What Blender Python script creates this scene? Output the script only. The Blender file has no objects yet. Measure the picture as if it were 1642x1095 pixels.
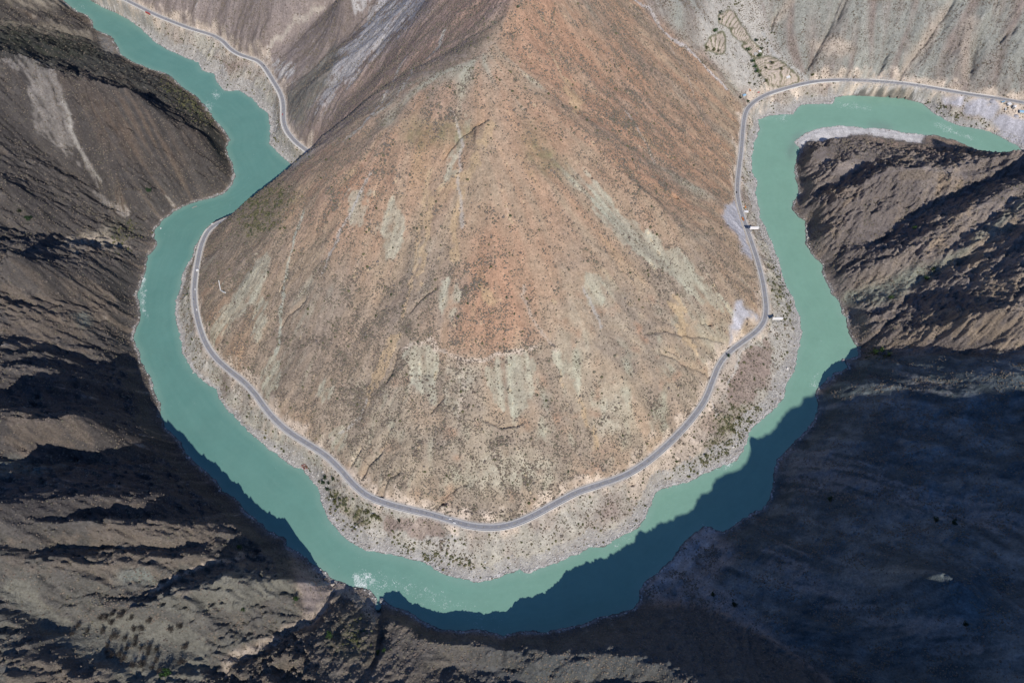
import bpy, bmesh, math, random, time
import numpy as np
from mathutils import Vector, Matrix
T0 = time.time()
rng = np.random.default_rng(7)
random.seed(7)
C = bpy.context.scene.collection
SC = bpy.context.scene

# ------------------------------------------------------------------ camera, sky, sun, exposure
CAM_H = 1100.0
PITCH = math.radians(60.0)            # below the horizon
FPX = 1095.0                          # focal length in pixels of the 1642 wide photograph
cam_d = bpy.data.cameras.new('camera')
cam_d.sensor_width = 36.0
cam_d.lens = 36.0 * FPX / 1642.0
cam_d.clip_start = 1.0
cam_d.clip_end = 30000.0
cam = bpy.data.objects.new('camera', cam_d)
cam.location = (0, 0, CAM_H)
cam.rotation_euler = (math.radians(90) - PITCH, 0, 0)
C.objects.link(cam)
SC.camera = cam

SUN_AZ = math.radians(20.0)           # shadows point this far to the left of straight away from the camera
SUN_EL = math.radians(41.0)
SUN_TO = Vector((math.sin(SUN_AZ) * math.cos(SUN_EL), -math.cos(SUN_AZ) * math.cos(SUN_EL), math.sin(SUN_EL)))
world = bpy.data.worlds.new('World')
SC.world = world
world.use_nodes = True
wn = world.node_tree
for n in list(wn.nodes):
    wn.nodes.remove(n)
sky = wn.nodes.new('ShaderNodeTexSky')
sky.sky_type = 'NISHITA'
sky.sun_disc = False
sky.sun_elevation = SUN_EL
sky.sun_rotation = math.atan2(SUN_TO.x, SUN_TO.y)
sky.altitude = 2500
sky.air_density = 1.0
sky.dust_density = 0.0
sky.ozone_density = 10.0
bg = wn.nodes.new('ShaderNodeBackground')
bg.inputs['Strength'].default_value = 0.15
wo = wn.nodes.new('ShaderNodeOutputWorld')
wn.links.new(sky.outputs[0], bg.inputs[0])
wn.links.new(bg.outputs[0], wo.inputs[0])
sun_d = bpy.data.lights.new('sun', 'SUN')
sun_d.energy = 4.3
sun_d.angle = math.radians(0.5)
sun_d.color = (1.0, 0.94, 0.86)
sun = bpy.data.objects.new('sun', sun_d)
sun.rotation_euler = (-SUN_TO).to_track_quat('-Z', 'Y').to_euler()
sun.location = (300, -600, 1600)
C.objects.link(sun)
SC.view_settings.view_transform = 'Standard'
SC.view_settings.look = 'None'
SC.view_settings.exposure = 0.0
SC.view_settings.gamma = 1.0
SC.view_settings.use_curve_mapping = False
SC.cycles.max_bounces = 4
SC.cycles.diffuse_bounces = 2

# ------------------------------------------------------------------ photograph <-> place
FW = np.array([0, math.cos(PITCH), -math.sin(PITCH)])
UP = np.array([0, math.sin(PITCH), math.cos(PITCH)])


def ray(px, py):
    a = (np.asarray(px, float) - 821.0) / FPX
    b = (547.5 - np.asarray(py, float)) / FPX
    return np.stack([a, FW[1] + UP[1] * b, FW[2] + UP[2] * b], -1)


def at_z(px, py, z=0.0):
    d = ray(px, py)
    t = (np.asarray(z, float) - CAM_H) / d[..., 2]
    return np.stack([d[..., 0] * t, d[..., 1] * t, np.broadcast_to(z, t.shape)], -1)


def to_px(x, y, z):
    dz = z - CAM_H
    dep = np.maximum(FW[1] * y + FW[2] * dz, 1.0)
    return 821.0 + FPX * x / dep, 547.5 - FPX * (UP[1] * y + UP[2] * dz) / dep


def arr(s):
    return np.array([[float(v) for v in p.split(',')] for p in s.split()])


# ------------------------------------------------------------------ traced survey of the place
INNER = arr("""-900,-420 -500,-260 -200,-150 20,-75 100,-30 151,3 164,12 184,20 207,32 220,42 235,55 248,68 268,80 294,91 317,101 323,113
343,119 350,136 361,146 384,146 404,158 415,171 429,182 434,202 431,230 445,245 459,258 470,267 478,283 466,302 432,322
388,340 350,356 332,367 323,380 311,395 308,413 299,426 291,446 288,464 281,482 281,500 285,526 291,549 293,566 302,586
317,604 345,624 350,637 363,658 378,670 399,693 415,704 433,722 461,742 487,755 500,768 510,785 516,808 523,820 528,836
543,853 556,866 587,883 617,887 643,892 681,904 707,917 732,927 758,933 789,930 809,920 820,921 833,915 844,920 858,915
866,910 894,901 930,885 948,875 971,876 984,867 1009,853 1025,843 1035,830 1041,815 1051,793 1060,782 1096,775 1122,762
1152,750 1183,737 1193,719 1201,693 1222,674 1240,658 1255,640 1260,619 1273,595 1278,566 1285,543 1286,530 1282,508
1273,482 1260,457 1250,423 1239,391 1229,370 1219,349 1216,326 1211,316 1214,293 1205,275 1206,250 1209,230 1219,207
1216,193 1237,185 1271,183 1283,169 1334,167 1340,156 1365,153 1411,153 1452,157 1478,166 1498,182 1514,192 1539,202
1580,210 1606,220 1626,231 1642,243 1700,270 1790,300 1950,330 2300,360""")
OUTER = arr("""-950,-380 -520,-200 -240,-100 -20,-40 70,-16 102,0 115,12 123,19 141,26 147,33 149,45 179,60 188,74 194,87 215,101 248,113 271,120
294,141 315,156 332,174 345,194 361,210 370,225 362,238 371,258 377,279 373,296 358,312 333,319 307,326 281,338 263,352
248,370 248,380 252,388 249,400 239,409 234,429 229,449 219,475 224,487 224,513 217,526 213,545 223,563 226,578 238,601
246,619 256,647 257,665 269,688 289,709 304,732 327,755 348,770 356,786 379,798 391,819 418,838 428,853 459,864 461,874
487,889 500,902 520,917 536,930 564,938 576,940 589,943 602,953 606,973 611,960 630,971 656,981 681,994 704,1008 732,1012
758,1007 784,1012 807,1018 845,1009 876,1014 904,1007 935,999 958,991 986,984 1014,974 1025,966 1025,948 1032,935 1055,917
1078,897 1096,871 1109,858 1127,842 1142,846 1158,852 1168,848 1186,835 1204,823 1222,816 1235,798 1241,778 1241,752
1248,737 1265,716 1286,696 1304,676 1312,650 1308,635 1309,624 1322,613 1335,606 1335,600 1350,595 1360,589 1354,577
1375,571 1375,560 1368,548 1358,526 1358,510 1349,503 1347,487 1335,472 1329,457 1317,436 1319,426 1306,413 1292,393
1292,372 1290,354 1281,349 1271,336 1271,324 1280,313 1277,296 1274,275 1277,256 1283,238 1273,229 1280,221 1296,212
1318,205 1344,202 1364,202 1387,206 1417,207 1433,209 1452,213 1484,217 1500,217 1529,225 1554,235 1590,248 1640,268
1700,295 1790,330 1950,368 2300,400""")
ROAD = arr("""-500,-330,45 -150,-160,45 60,-70,44 150,-24,44 202,0,43 230,15,42 256,27,42 281,37,41 307,47,41 340,56,40 358,66,40 369,79,40 384,88,40 400,93,40
415,98,40 426,110,40 438,130,40 451,151,40 455,169,40 454,192,40 459,210,40 474,228,40 487,238,40 501,248,40 512,266,40
500,290,40 465,314,38 420,332,37 375,349,36 348,358,35 334,369,34 325,386,34 320,403,34 316,425,34 312,450,34 311,475,34
314,500,34 320,525,34 329,550,34 345,574,35 368,594,36 392,612,37 411,633,38 427,657,38 447,679,38 470,697,39 500,715,40
525,731,40 546,752,40 566,776,41 590,796,42 620,807,42 650,815,42 690,824,43 725,835,43 755,843,44 790,846,44 820,841,44
850,829,44 890,807,44 925,788,44 960,777,43 995,766,42 1030,746,42 1060,722,41 1088,695,40 1112,668,40 1131,641,40
1142,612,40 1153,583,39 1170,563,39 1195,545,38 1215,530,38 1226,515,38 1229,498,37 1227,475,37 1223,450,36 1215,418,36
1205,388,35 1196,362,34 1188,338,34 1183,318,33 1182,298,33 1185,270,32 1189,240,32 1191,210,32 1193,190,31 1198,174,31
1212,161,31 1230,151,31 1252,144,30 1280,136,30 1310,130,30 1350,128,30 1400,130,30 1450,134,30 1500,142,30 1550,151,30
1600,158,30 1642,165,30 1720,178,30 1850,195,30 2050,215,30 2400,240,30""")
# crest of the spur: seen from the photograph's place it hides the road behind it
SPUR_CREST = arr("""336,364,42 371,339,60 396,311,84 430,290,108 470,268,134 500,247,158 560,195,212 620,150,262 670,118,305 720,90,342
790,35,400 825,0,440 836,-90,470 860,-244,540""")
EXPL = [  # explicit survey lines: px, py, height over the river
    arr("484,212,62 540,168,138 592,128,196 630,74,260 681,15,335 710,-20,370"),
    arr("456,160,50 500,108,95 540,72,140 600,20,200 640,-20,240"),
    arr("425,92,48 470,60,85 520,20,130 560,-20,170"),
    arr("490,150,110 560,85,185 640,20,270 690,-30,330"),
    arr("410,60,90 450,30,120 500,-10,170"),
    arr("1198,160,40 1150,108,90 1100,66,150 1050,32,205 1000,0,260 968,-35,285 948,-80,305"),
    arr("1215,150,40 1235,120,55 1215,80,80 1195,40,110 1180,0,145 1170,-40,190"),
    arr("1180,70,100 1130,30,170 1090,0,230"),
    arr("1262,118,60 1245,60,90 1230,10,130 1220,-30,160"),
    # left mountain
    arr("370,262,12 340,237,60 320,217,95 271,184,155 217,153,200 164,130,232 90,112,255 0,85,292 -120,50,340 -300,10,430"),
    arr("158,60,3 90,43,50 0,33,105 -80,20,150"),
    arr("110,4,20 60,-6,80 0,-22,130 -80,-50,190"),
    arr("0,202,205 64,240,148 110,272,108 143,296,78 174,326,48 205,367,18"),
    arr("0,285,205 80,325,118 140,350,66"),
    arr("-120,345,240 0,367,150 60,376,105 110,384,68 170,391,34 205,393,18 240,402,2"),
    arr("0,400,236 60,415,176 110,410,122 160,400,72 200,402,36"),
    arr("0,480,175 60,480,135 120,490,95 180,500,45 210,505,18"),
    arr("0,560,185 60,570,150 120,575,95 170,590,55"),
    arr("-60,655,290 0,663,262 50,676,236 102,660,226 133,666,198 164,700,156 200,725,105 250,735,45 280,725,15"),
    arr("-60,745,250 0,735,200 80,735,165 160,740,130 240,750,80 300,750,20"),
    arr("-60,800,340 0,800,298 64,803,258 123,795,228 200,800,180 271,792,122 330,795,46"),
    arr("-60,870,310 0,868,262 100,865,215 200,860,180 300,862,135 370,852,85 410,852,40"),
    arr("-80,940,290 0,935,232 60,968,195 110,1000,168 200,1012,142 300,1040,112 350,1070,95"),
    arr("60,925,225 170,915,185 280,910,140 360,898,98 420,886,50"),
    arr("150,968,176 230,962,166 281,946,166 332,936,156 384,926,134 464,928,92 510,934,34"),
    arr("545,946,3 536,953,14 512,979,31 495,1000,45 464,1013,57 426,1034,70 379,1055,82 360,1090,94 350,1140,108"),
    arr("0,1060,250 100,1075,195 200,1100,158 280,1130,140"),
    arr("576,950,12 560,972,36 520,1012,58 490,1060,82 470,1110,106 450,1180,132"),
    arr("607,974,3 608,995,30 612,1027,58 602,1058,72 579,1095,96 560,1140,120"),
    # right mountain
    arr("1279,300,12 1279,276,20 1290,255,32 1311,240,38 1341,226,28 1372,219,8"),
    arr("1400,230,11 1440,234,14 1480,236,12 1530,242,12"),
    arr("1296,330,26 1325,325,52 1357,306,82 1400,284,104 1440,268,116 1480,268,118 1520,274,120 1549,262,116 1590,249,126 1642,241,150 1720,232,200 1850,220,300"),
    arr("1437,284,104 1465,286,104 1498,286,104"),
    arr("1310,385,32 1370,345,66 1420,318,84 1480,306,96 1560,282,112 1642,258,136"),
    arr("1322,425,8 1350,408,32 1388,391,48 1427,370,58 1478,345,70 1516,324,82 1580,300,100 1642,274,120 1760,240,180"),
    arr("1350,455,20 1400,430,64 1440,405,90 1500,372,122 1560,335,148 1600,308,156 1642,288,162"),
    arr("1350,480,4 1380,470,22 1420,462,46 1470,444,74 1503,426,96 1554,380,126 1600,340,144 1642,305,152"),
    arr("1380,500,28 1447,496,58 1478,480,82 1529,458,112 1580,440,142 1642,410,182 1760,380,270"),
    arr("1365,460,14 1420,446,52 1470,430,84"),
    arr("1400,530,44 1500,510,98 1580,500,165 1642,490,200"),
    arr("1380,566,6 1440,561,42 1530,560,95 1642,560,150 1760,552,210"),
    # shaded mountain, lower right
    arr("1330,628,25 1420,610,75 1530,600,125 1642,600,185"),
    arr("1300,740,42 1400,700,90 1500,680,120 1642,680,165"),
    arr("1270,800,40 1360,800,95 1440,810,130 1540,830,165 1642,850,205"),
    arr("1180,870,25 1260,880,75 1340,900,115 1430,920,180 1500,918,262 1530,926,266 1600,945,225"),
    arr("1035,957,4 1100,965,25 1160,985,48 1230,1025,80 1330,1090,125 1420,1160,170"),
    arr("1180,930,45 1260,970,90 1350,1010,135 1450,1060,190 1560,1100,240"),
]
# secondary crests (+) and ravines (-): offset from the surveyed surface, metres
OFFS = [
    (-9, arr("0,455 51,460 90,470 128,479 170,480 205,481")),
    (8, arr("0,430 60,442 120,445 180,450 215,462")),
    (-14, arr("0,530 60,545 115,563 160,588 200,588")),
    (9, arr("0,505 70,515 140,530 190,550")),
    (-12, arr("0,615 60,628 150,642 225,645")),
    (7, arr("20,590 60,600 140,615 210,612")),
    (-8, arr("0,705 60,700 110,690 150,705")),
    (-15, arr("0,830 90,826 190,825 290,822 360,818")),
    (13, arr("0,843 100,845 200,838 300,848 370,840")),
    (-12, arr("0,875 100,880 180,872 270,876 350,866")),
    (10, arr("0,898 80,902 170,905 240,893 320,897 400,887")),
    (-14, arr("150,956 217,953 260,937 332,907 384,888 440,880")),
    (-8, arr("70,1030 140,1050 230,1075")),
    (-7, arr("60,110 75,180 120,240 160,300 190,345")),
    (5, arr("100,125 130,190 175,250 215,310 230,350")),
    (-7, arr("190,150 225,210 265,270 290,320")),
    (-8, arr("140,60 200,95 250,118")),
    (-10, arr("60,75 130,105 200,130 260,160 320,195")),
    (8, arr("40,65 120,90 190,112 240,130")),
    (-11, arr("1275,322 1296,316 1338,298 1379,266 1415,244")),
    (7, arr("1283,312 1310,295 1345,268 1380,245")),
    (-6, arr("1280,290 1310,270 1340,250")),
    (-10, arr("1495,276 1530,272 1580,266 1642,262")),
    (-8, arr("1296,383 1325,368 1357,352")),
    (-7, arr("1378,372 1395,350 1420,332")),
    (9, arr("1500,436 1545,400 1600,356 1642,330")),
    (-9, arr("1520,432 1570,402 1642,352")),
    (8, arr("1510,448 1560,430 1600,402 1642,378")),
    (-6, arr("1386,549 1427,516 1450,498 1500,478")),
    (6, arr("1440,545 1520,520 1600,520")),
    # shoulder of the spur
    (12, arr("762,185 765,240 775,320 790,420 800,500 790,540")), (-8, arr("715,235 680,300 645,380 615,460 590,540")), (-8, arr("850,215 900,250 980,320 1060,400 1120,470")),
    (7, arr("600,250 560,330 520,430 480,540")), (7, arr("1000,270 1060,340 1130,410")), (-9, arr("660,585 720,605 800,600 850,590")), (7, arr("620,690 700,720 800,730 900,700")),
    (6, arr("900,480 960,560 1010,640")), (-7, arr("860,520 900,600 940,680 955,760")), (-6, arr("560,600 600,680 640,740")),
    # clefts of the spur
    (-5, arr("562,745 575,720")), (-7, arr("580,762 600,735 612,725")), (-8, arr("700,812 722,792 740,780")),
    (-5, arr("712,250 735,220 755,205 790,180")), (-4, arr("615,632 640,580 665,520")), (-4, arr("520,560 570,450 600,380 640,250")),
    (-4, arr("505,690 560,640 620,560")), (-6, arr("1060,575 1090,585 1130,600")), (-4, arr("1000,500 1050,560 1100,600")),
    (-4, arr("450,600 440,520 460,430 480,340")), (-3, arr("400,560 420,480 435,380")),
    (-4, arr("950,640 930,600 900,560")), (-4, arr("940,440 980,500 1060,560")), (-4, arr("900,300 960,370 1060,430 1150,470")),
    (-3, arr("850,80 900,180 990,260 1100,360")), (-3, arr("700,700 740,640 760,600")), (4, arr("650,560 640,600 680,650")),
    (-5, arr("770,600 780,660 830,680")),
    (3, arr("700,440 680,520 640,620")),
    # north side
    (-14, arr("1296,112 1305,90 1325,55 1338,30 1352,0")), (-8, arr("1400,122 1420,90 1430,50")),
    (-19, arr("1446,124 1455,105 1480,70 1505,40 1530,0 1545,-20")), (8, arr("1440,110 1450,90 1470,60 1500,20")),
    (-17, arr("1560,140 1560,110 1565,80 1580,50 1600,25 1625,0")), (7, arr("1545,110 1550,80 1560,55 1590,10")),
    (-6, arr("1600,110 1620,60 1642,40")), (-7, arr("1236,45 1245,20 1255,0")), (-5, arr("1500,130 1520,100 1540,70")),
    (5, arr("1320,100 1340,60 1370,10")), (4, arr("1380,110 1400,60 1410,10")),
]
WPTS = arr("""-1700,2300,900 -900,2300,700 0,2300,820 900,2300,760 1700,2300,800 -1700,1500,650 -1700,900,620 -1700,300,620 -1700,-300,650
-1150,900,430 -1150,650,420 -1150,300,450 -1100,0,420 -900,-300,400 -1700,-700,600 -900,-700,520 -300,-700,360 -300,-350,240 100,-700,420 500,-700,460
900,-700,560 1700,-700,700 1700,-200,650 1700,400,600 1700,900,420 1200,300,500 1200,700,380 -250,-160,140 0,-350,160
120,1560,760 100,1900,820 500,1750,420 900,1750,430 1300,1800,450 1700,1700,420 -500,1500,330 -700,1800,380 -1100,2000,420
200,1500,360 300,1750,420 -350,1350,300""")
# where the mountain's shadow ends on the river; the casting crest stands up-sun of it
SHADE_EDGE = arr("""850,962 880,937 905,912 940,904 955,892 985,890 1000,877 1010,862 1023,853 1040,846 1055,834 1078,836 1085,826 1098,831
1105,815 1124,783 1140,778 1150,766 1163,756 1171,759 1191,740 1204,714 1219,700 1237,686 1255,670 1271,650 1286,637 1306,632""")
SHADE_EDGE2 = arr("618,952 640,962 665,972 690,976 703,988 712,975 728,972 745,980 770,978 795,983 812,992 822,988 835,968 850,962")
LIGHT = np.array([math.sin(SUN_AZ), -math.cos(SUN_AZ)])
TANE = math.tan(SUN_EL)


def resample(p, step):
    p = np.asarray(p, float)
    s = np.r_[0, np.cumsum(np.hypot(*(np.diff(p[:, :2], axis=0).T)))]
    n = max(2, int(s[-1] / step) + 1)
    u = np.linspace(0, s[-1], n)
    return np.stack([np.interp(u, s, p[:, k]) for k in range(p.shape[1])], -1)


def smooth_line(p, it=2):
    p = np.array(p, float)
    for _ in range(it):                      # Chaikin corner cutting
        q = np.empty((2 * len(p), p.shape[1]))
        q[0] = p[0]; q[-1] = p[-1]
        q[1:-1:2] = .75 * p[:-1] + .25 * p[1:]
        q[2::2] = .25 * p[:-1] + .75 * p[1:]
        p = q
    return p


inner_w = at_z(INNER[:, 0], INNER[:, 1], 0)[:, :2]
outer_w = at_z(OUTER[:, 0], OUTER[:, 1], 0)[:, :2]
river_poly = np.r_[inner_w, outer_w[::-1]]
road_w = smooth_line(at_z(ROAD[:, 0], ROAD[:, 1], ROAD[:, 2]), 3)
road_w = resample(road_w, 4.0)
for k in range(30):                          # an even grade
    road_w[1:-1, 2] = (road_w[:-2, 2] + road_w[2:, 2]) / 2

# ------------------------------------------------------------------ noise
_perm = rng.permutation(256)
_perm = np.r_[_perm, _perm]
_ang = rng.random(256) * 2 * np.pi
_gx, _gy = np.cos(_ang).astype(np.float32), np.sin(_ang).astype(np.float32)
_rnd = rng.random((256, 2)).astype(np.float32)


def perlin(x, y, seed=0):
    xi = np.floor(x).astype(np.int64); yi = np.floor(y).astype(np.int64)
    xf = (x - xi).astype(np.float32); yf = (y - yi).astype(np.float32)
    u = xf * xf * xf * (xf * (xf * 6 - 15) + 10); v = yf * yf * yf * (yf * (yf * 6 - 15) + 10)
    xi = (xi + seed * 17) & 255; yi = (yi + seed * 31) & 255
    x1 = (xi + 1) & 255; y1 = (yi + 1) & 255
    def g(a, b, dx, dy):
        h = _perm[_perm[a] + b]
        return _gx[h] * dx + _gy[h] * dy
    n = (g(xi, yi, xf, yf) * (1 - u) + g(x1, yi, xf - 1, yf) * u) * (1 - v) + \
        (g(xi, y1, xf, yf - 1) * (1 - u) + g(x1, y1, xf - 1, yf - 1) * u) * v
    return n * 1.5


def fbm(x, y, o=4, seed=0, gain=.5):
    a = 1.0; s = 0; t = 0
    for k in range(o):
        s = s + a * perlin(x, y, seed + k); t += a
        a *= gain; x = x * 2.03 + 11.3; y = y * 2.03 + 4.7
    return s / t * 1.3


def ridged(x, y, o=4, seed=0):
    a = 1.0; s = 0; t = 0
    for k in range(o):
        s = s + a * (1 - 2 * np.abs(perlin(x, y, seed + k))); t += a
        a *= .52; x = x * 2.07 + 5.1; y = y * 2.07 + 9.9
    return s / t


def sstep(a, b, x):
    t = np.clip((x - a) / (b - a), 0, 1)
    return t * t * (3 - 2 * t)


def seg_dist(px, py, line, closed=False, chunk=20000, extra=None):
    """distance of points to a polyline; extra = value along the line, interpolated at the nearest spot"""
    a = line[:-1, :2]; b = line[1:, :2]
    if closed:
        a = line[:, :2]; b = np.roll(line[:, :2], -1, axis=0)
    d = b - a; L2 = (d ** 2).sum(1) + 1e-9
    out = np.empty(len(px), np.float32); ex = np.empty(len(px), np.float32) if extra is not None else None
    side = np.empty(len(px), np.float32)
    for i in range(0, len(px), chunk):
        x = px[i:i + chunk, None]; y = py[i:i + chunk, None]
        t = np.clip(((x - a[:, 0]) * d[:, 0] + (y - a[:, 1]) * d[:, 1]) / L2, 0, 1)
        ddx = x - a[:, 0] - t * d[:, 0]; ddy = y - a[:, 1] - t * d[:, 1]
        q = ddx * ddx + ddy * ddy
        k = q.argmin(1); r = np.arange(len(k))
        out[i:i + chunk] = np.sqrt(q[r, k])
        side[i:i + chunk] = np.sign(d[k, 0] * ddy[r, k] - d[k, 1] * ddx[r, k])
        if extra is not None:
            ex[i:i + chunk] = extra[k] * (1 - t[r, k]) + extra[k + 1] * t[r, k]
    return out, side, ex


def inside(px, py, poly):
    shp = px.shape
    px = px.ravel(); py = py.ravel()
    c = np.zeros(px.shape, bool)
    x0, y0 = poly[:, 0], poly[:, 1]
    x1, y1 = np.roll(x0, -1), np.roll(y0, -1)
    for a, b, e, f in zip(x0, y0, x1, y1):
        if b == f:
            continue
        lo, hi = min(b, f), max(b, f)
        m = (py >= lo) & (py < hi)
        if m.any():
            c[m] ^= px[m] < (e - a) * (py[m] - b) / (f - b) + a
    return c.reshape(shp)


def gblur(a, s, axes=(0, 1)):
    r = max(1, int(3 * s)); k = np.exp(-.5 * (np.arange(-r, r + 1) / s) ** 2); k /= k.sum()
    for ax in axes:
        pad = [(0, 0), (0, 0)]; pad[ax] = (r, r)
        p = np.pad(a, pad, mode='edge'); o = np.zeros_like(a)
        for i, w in enumerate(k):
            sl = [slice(None), slice(None)]; sl[ax] = slice(i, i + a.shape[ax])
            o += w * p[tuple(sl)]
        a = o
    return a


def bilin(g, x0, y0, h, x, y):
    fx = np.clip((x - x0) / h, 0, g.shape[1] - 1.001); fy = np.clip((y - y0) / h, 0, g.shape[0] - 1.001)
    ix = fx.astype(int); iy = fy.astype(int); fx = fx - ix; fy = fy - iy
    return (g[iy, ix] * (1 - fx) + g[iy, ix + 1] * fx) * (1 - fy) + (g[iy + 1, ix] * (1 - fx) + g[iy + 1, ix + 1] * fx) * fy


# ------------------------------------------------------------------ the surveyed surface, 8 m grid
GX0, GY0, GH, GNX, GNY = -1792.0, -768.0, 8.0, 449, 392


def solve(cx, cy, cz, iters=260, init=None):
    z = None
    for lev in (32, 16, 8, 4, 2, 1):
        h = GH * lev
        nx = (GNX - 1) // lev + 2; ny = (GNY - 1) // lev + 2
        ix = np.clip(np.round((cx - GX0) / h).astype(int), 0, nx - 1)
        iy = np.clip(np.round((cy - GY0) / h).astype(int), 0, ny - 1)
        s = np.zeros((ny, nx)); c = np.zeros((ny, nx))
        np.add.at(s, (iy, ix), cz); np.add.at(c, (iy, ix), 1)
        m = c > 0; v = np.where(m, s / np.maximum(c, 1), 0)
        if z is None:
            z = np.full((ny, nx), cz.mean())
        else:
            yy, xx = np.mgrid[0:ny, 0:nx]
            z = bilin(z, 0, 0, 2.0, xx.astype(float), yy.astype(float))
        z[m] = v[m]
        for k in range(iters):
            p = np.pad(z, 1, mode='edge')
            z = .25 * (p[:-2, 1:-1] + p[2:, 1:-1] + p[1:-1, :-2] + p[1:-1, 2:])
            z[m] = v[m]
    return z


cpts = []


def add_line(w, step=6):
    cpts.append(resample(w, step))


riv_in = np.c_[inner_w, np.zeros(len(inner_w))]; riv_out = np.c_[outer_w, np.zeros(len(outer_w))]
add_line(riv_in); add_line(riv_out)
add_line(road_w)
add_line(at_z(SPUR_CREST[:, 0], SPUR_CREST[:, 1], SPUR_CREST[:, 2]))
for l in EXPL:
    add_line(at_z(l[:, 0], l[:, 1], l[:, 2]))
cpts.append(WPTS)
# casting crests
e = at_z(SHADE_EDGE[:, 0], SHADE_EDGE[:, 1], 0)[:, :2]
t = np.interp(SHADE_EDGE[:, 0], [850, 905, 940, 1000, 1060, 1150, 1306], [92, 133, 158, 235, 345, 440, 520])
crest1 = np.c_[e + LIGHT * t[:, None], t * TANE]
el = at_z(*arr("1345,600,12 1380,591,34 1440,583,50 1530,567,97 1642,573,150 1760,575,200").T)
crest1 = np.r_[crest1, np.c_[el[:, :2] + LIGHT * 530, el[:, 2] + 530 * TANE - 6]]
e2 = at_z(SHADE_EDGE2[:, 0], SHADE_EDGE2[:, 1], 0)[:, :2]
t2 = np.interp(SHADE_EDGE2[:, 0], [618, 640, 700, 780, 812, 835, 850], [42, 46, 43, 46, 58, 74, 92])
crest2 = np.c_[e2 + LIGHT * t2[:, None], t2 * TANE + 11]
add_line(crest1, 4); add_line(crest2, 4)
cb_ = np.r_[crest2[3:-1], crest1[:4]].copy(); cb_[:, :2] += LIGHT * 42; cb_[:, 2] = cb_[:, 2] * .78 - 4
add_line(cb_, 4)
cc_ = np.r_[crest2[3:-1], crest1[:4]].copy(); cc_[:, :2] += LIGHT * 120; cc_[:, 2] = cc_[:, 2] * 1.25 + 22
add_line(cc_, 4)
# the spur: slopes rising evenly from the road on three sides
spur_out = np.r_[SPUR_CREST[:, :2], arr("960,-40 1000,0 1050,32 1100,66 1150,108 1190,158"),
                 ROAD[(ROAD[:, 1] > 158)][::-1][:0, :2]]
i0 = int(np.argmin(np.hypot(*(ROAD[:, :2] - [334, 369]).T))); i1 = int(np.argmin(np.hypot(*(ROAD[:, :2] - [1198, 174]).T)))
spur_foot = ROAD[i0:i1 + 1]
spur_w = np.r_[at_z(SPUR_CREST[:, 0], SPUR_CREST[:, 1], SPUR_CREST[:, 2])[:, :2], np.array([[60, 1250], [180, 1290]]),
               at_z(*arr("1050,32,205 1100,66,150 1150,108,90").T)[:, :2],
               at_z(spur_foot[:, 0], spur_foot[:, 1], spur_foot[:, 2])[::-1, :2]]
gx, gy = np.meshgrid(np.arange(-700, 700, 34.0), np.arange(200, 1300, 34.0))
gx = gx.ravel() + rng.uniform(-8, 8, gx.size); gy = gy.ravel() + rng.uniform(-8, 8, gy.size)
m = inside(gx, gy, spur_w); gx = gx[m]; gy = gy[m]
foot_w = at_z(spur_foot[:, 0], spur_foot[:, 1], spur_foot[:, 2])
d, _, _ = seg_dist(gx, gy, foot_w)
dc, _, _ = seg_dist(gx, gy, at_z(SPUR_CREST[:, 0], SPUR_CREST[:, 1], SPUR_CREST[:, 2]))
dn, _, _ = seg_dist(gx, gy, at_z(*arr("1150,108,90 1100,66,150 1050,32,205 1000,0,260").T))
aa = .76 * d; bb = .56 * (gy - 262) + 0 * gx
zz = 40 - 26 * np.log(np.exp(-aa / 26) + np.exp(-bb / 26)) + 10
m = (d > 34) & (dc > 45) & (dn > 70) & (gy < 985)
cpts.append(np.c_[gx, gy, zz][m])
P = np.concatenate(cpts)
P = P[(P[:, 0] > GX0) & (P[:, 0] < GX0 + GH * (GNX - 1)) & (P[:, 1] > GY0) & (P[:, 1] < GY0 + GH * (GNY - 1))]
trend = solve(P[:, 0], P[:, 1], P[:, 2])
gyy, gxx = np.mgrid[0:trend.shape[0], 0:trend.shape[1]]
gxx = gxx * GH + GX0; gyy = gyy * GH + GY0
sp_mask = gblur(inside(gxx, gyy, spur_w).astype(float), 3)
tb = gblur(trend, 4.0)
trend = trend * (1 - sp_mask) + tb * sp_mask
trend = gblur(trend, .7)


def hit(px, py, off=0.0, grid=None):
    """where the photograph's pixel lands on the surface"""
    g = trend if grid is None else grid
    d = ray(px, py)
    t = np.full(d.shape[:-1], 350.0); done = np.zeros(t.shape, bool)
    for k in range(330):
        x = d[..., 0] * t; y = d[..., 1] * t; z = CAM_H + d[..., 2] * t
        done |= z <= bilin(g, GX0, GY0, GH, x, y) + off
        t = np.where(done, t, t + 5.0)
    for k in range(8):
        st = 5.0 / 2 ** k
        z = CAM_H + d[..., 2] * (t - st)
        b = z <= bilin(g, GX0, GY0, GH, d[..., 0] * (t - st), d[..., 1] * (t - st)) + off
        t = np.where(b, t - st, t)
    return np.stack([d[..., 0] * t, d[..., 1] * t, CAM_H + d[..., 2] * t], -1)


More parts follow.
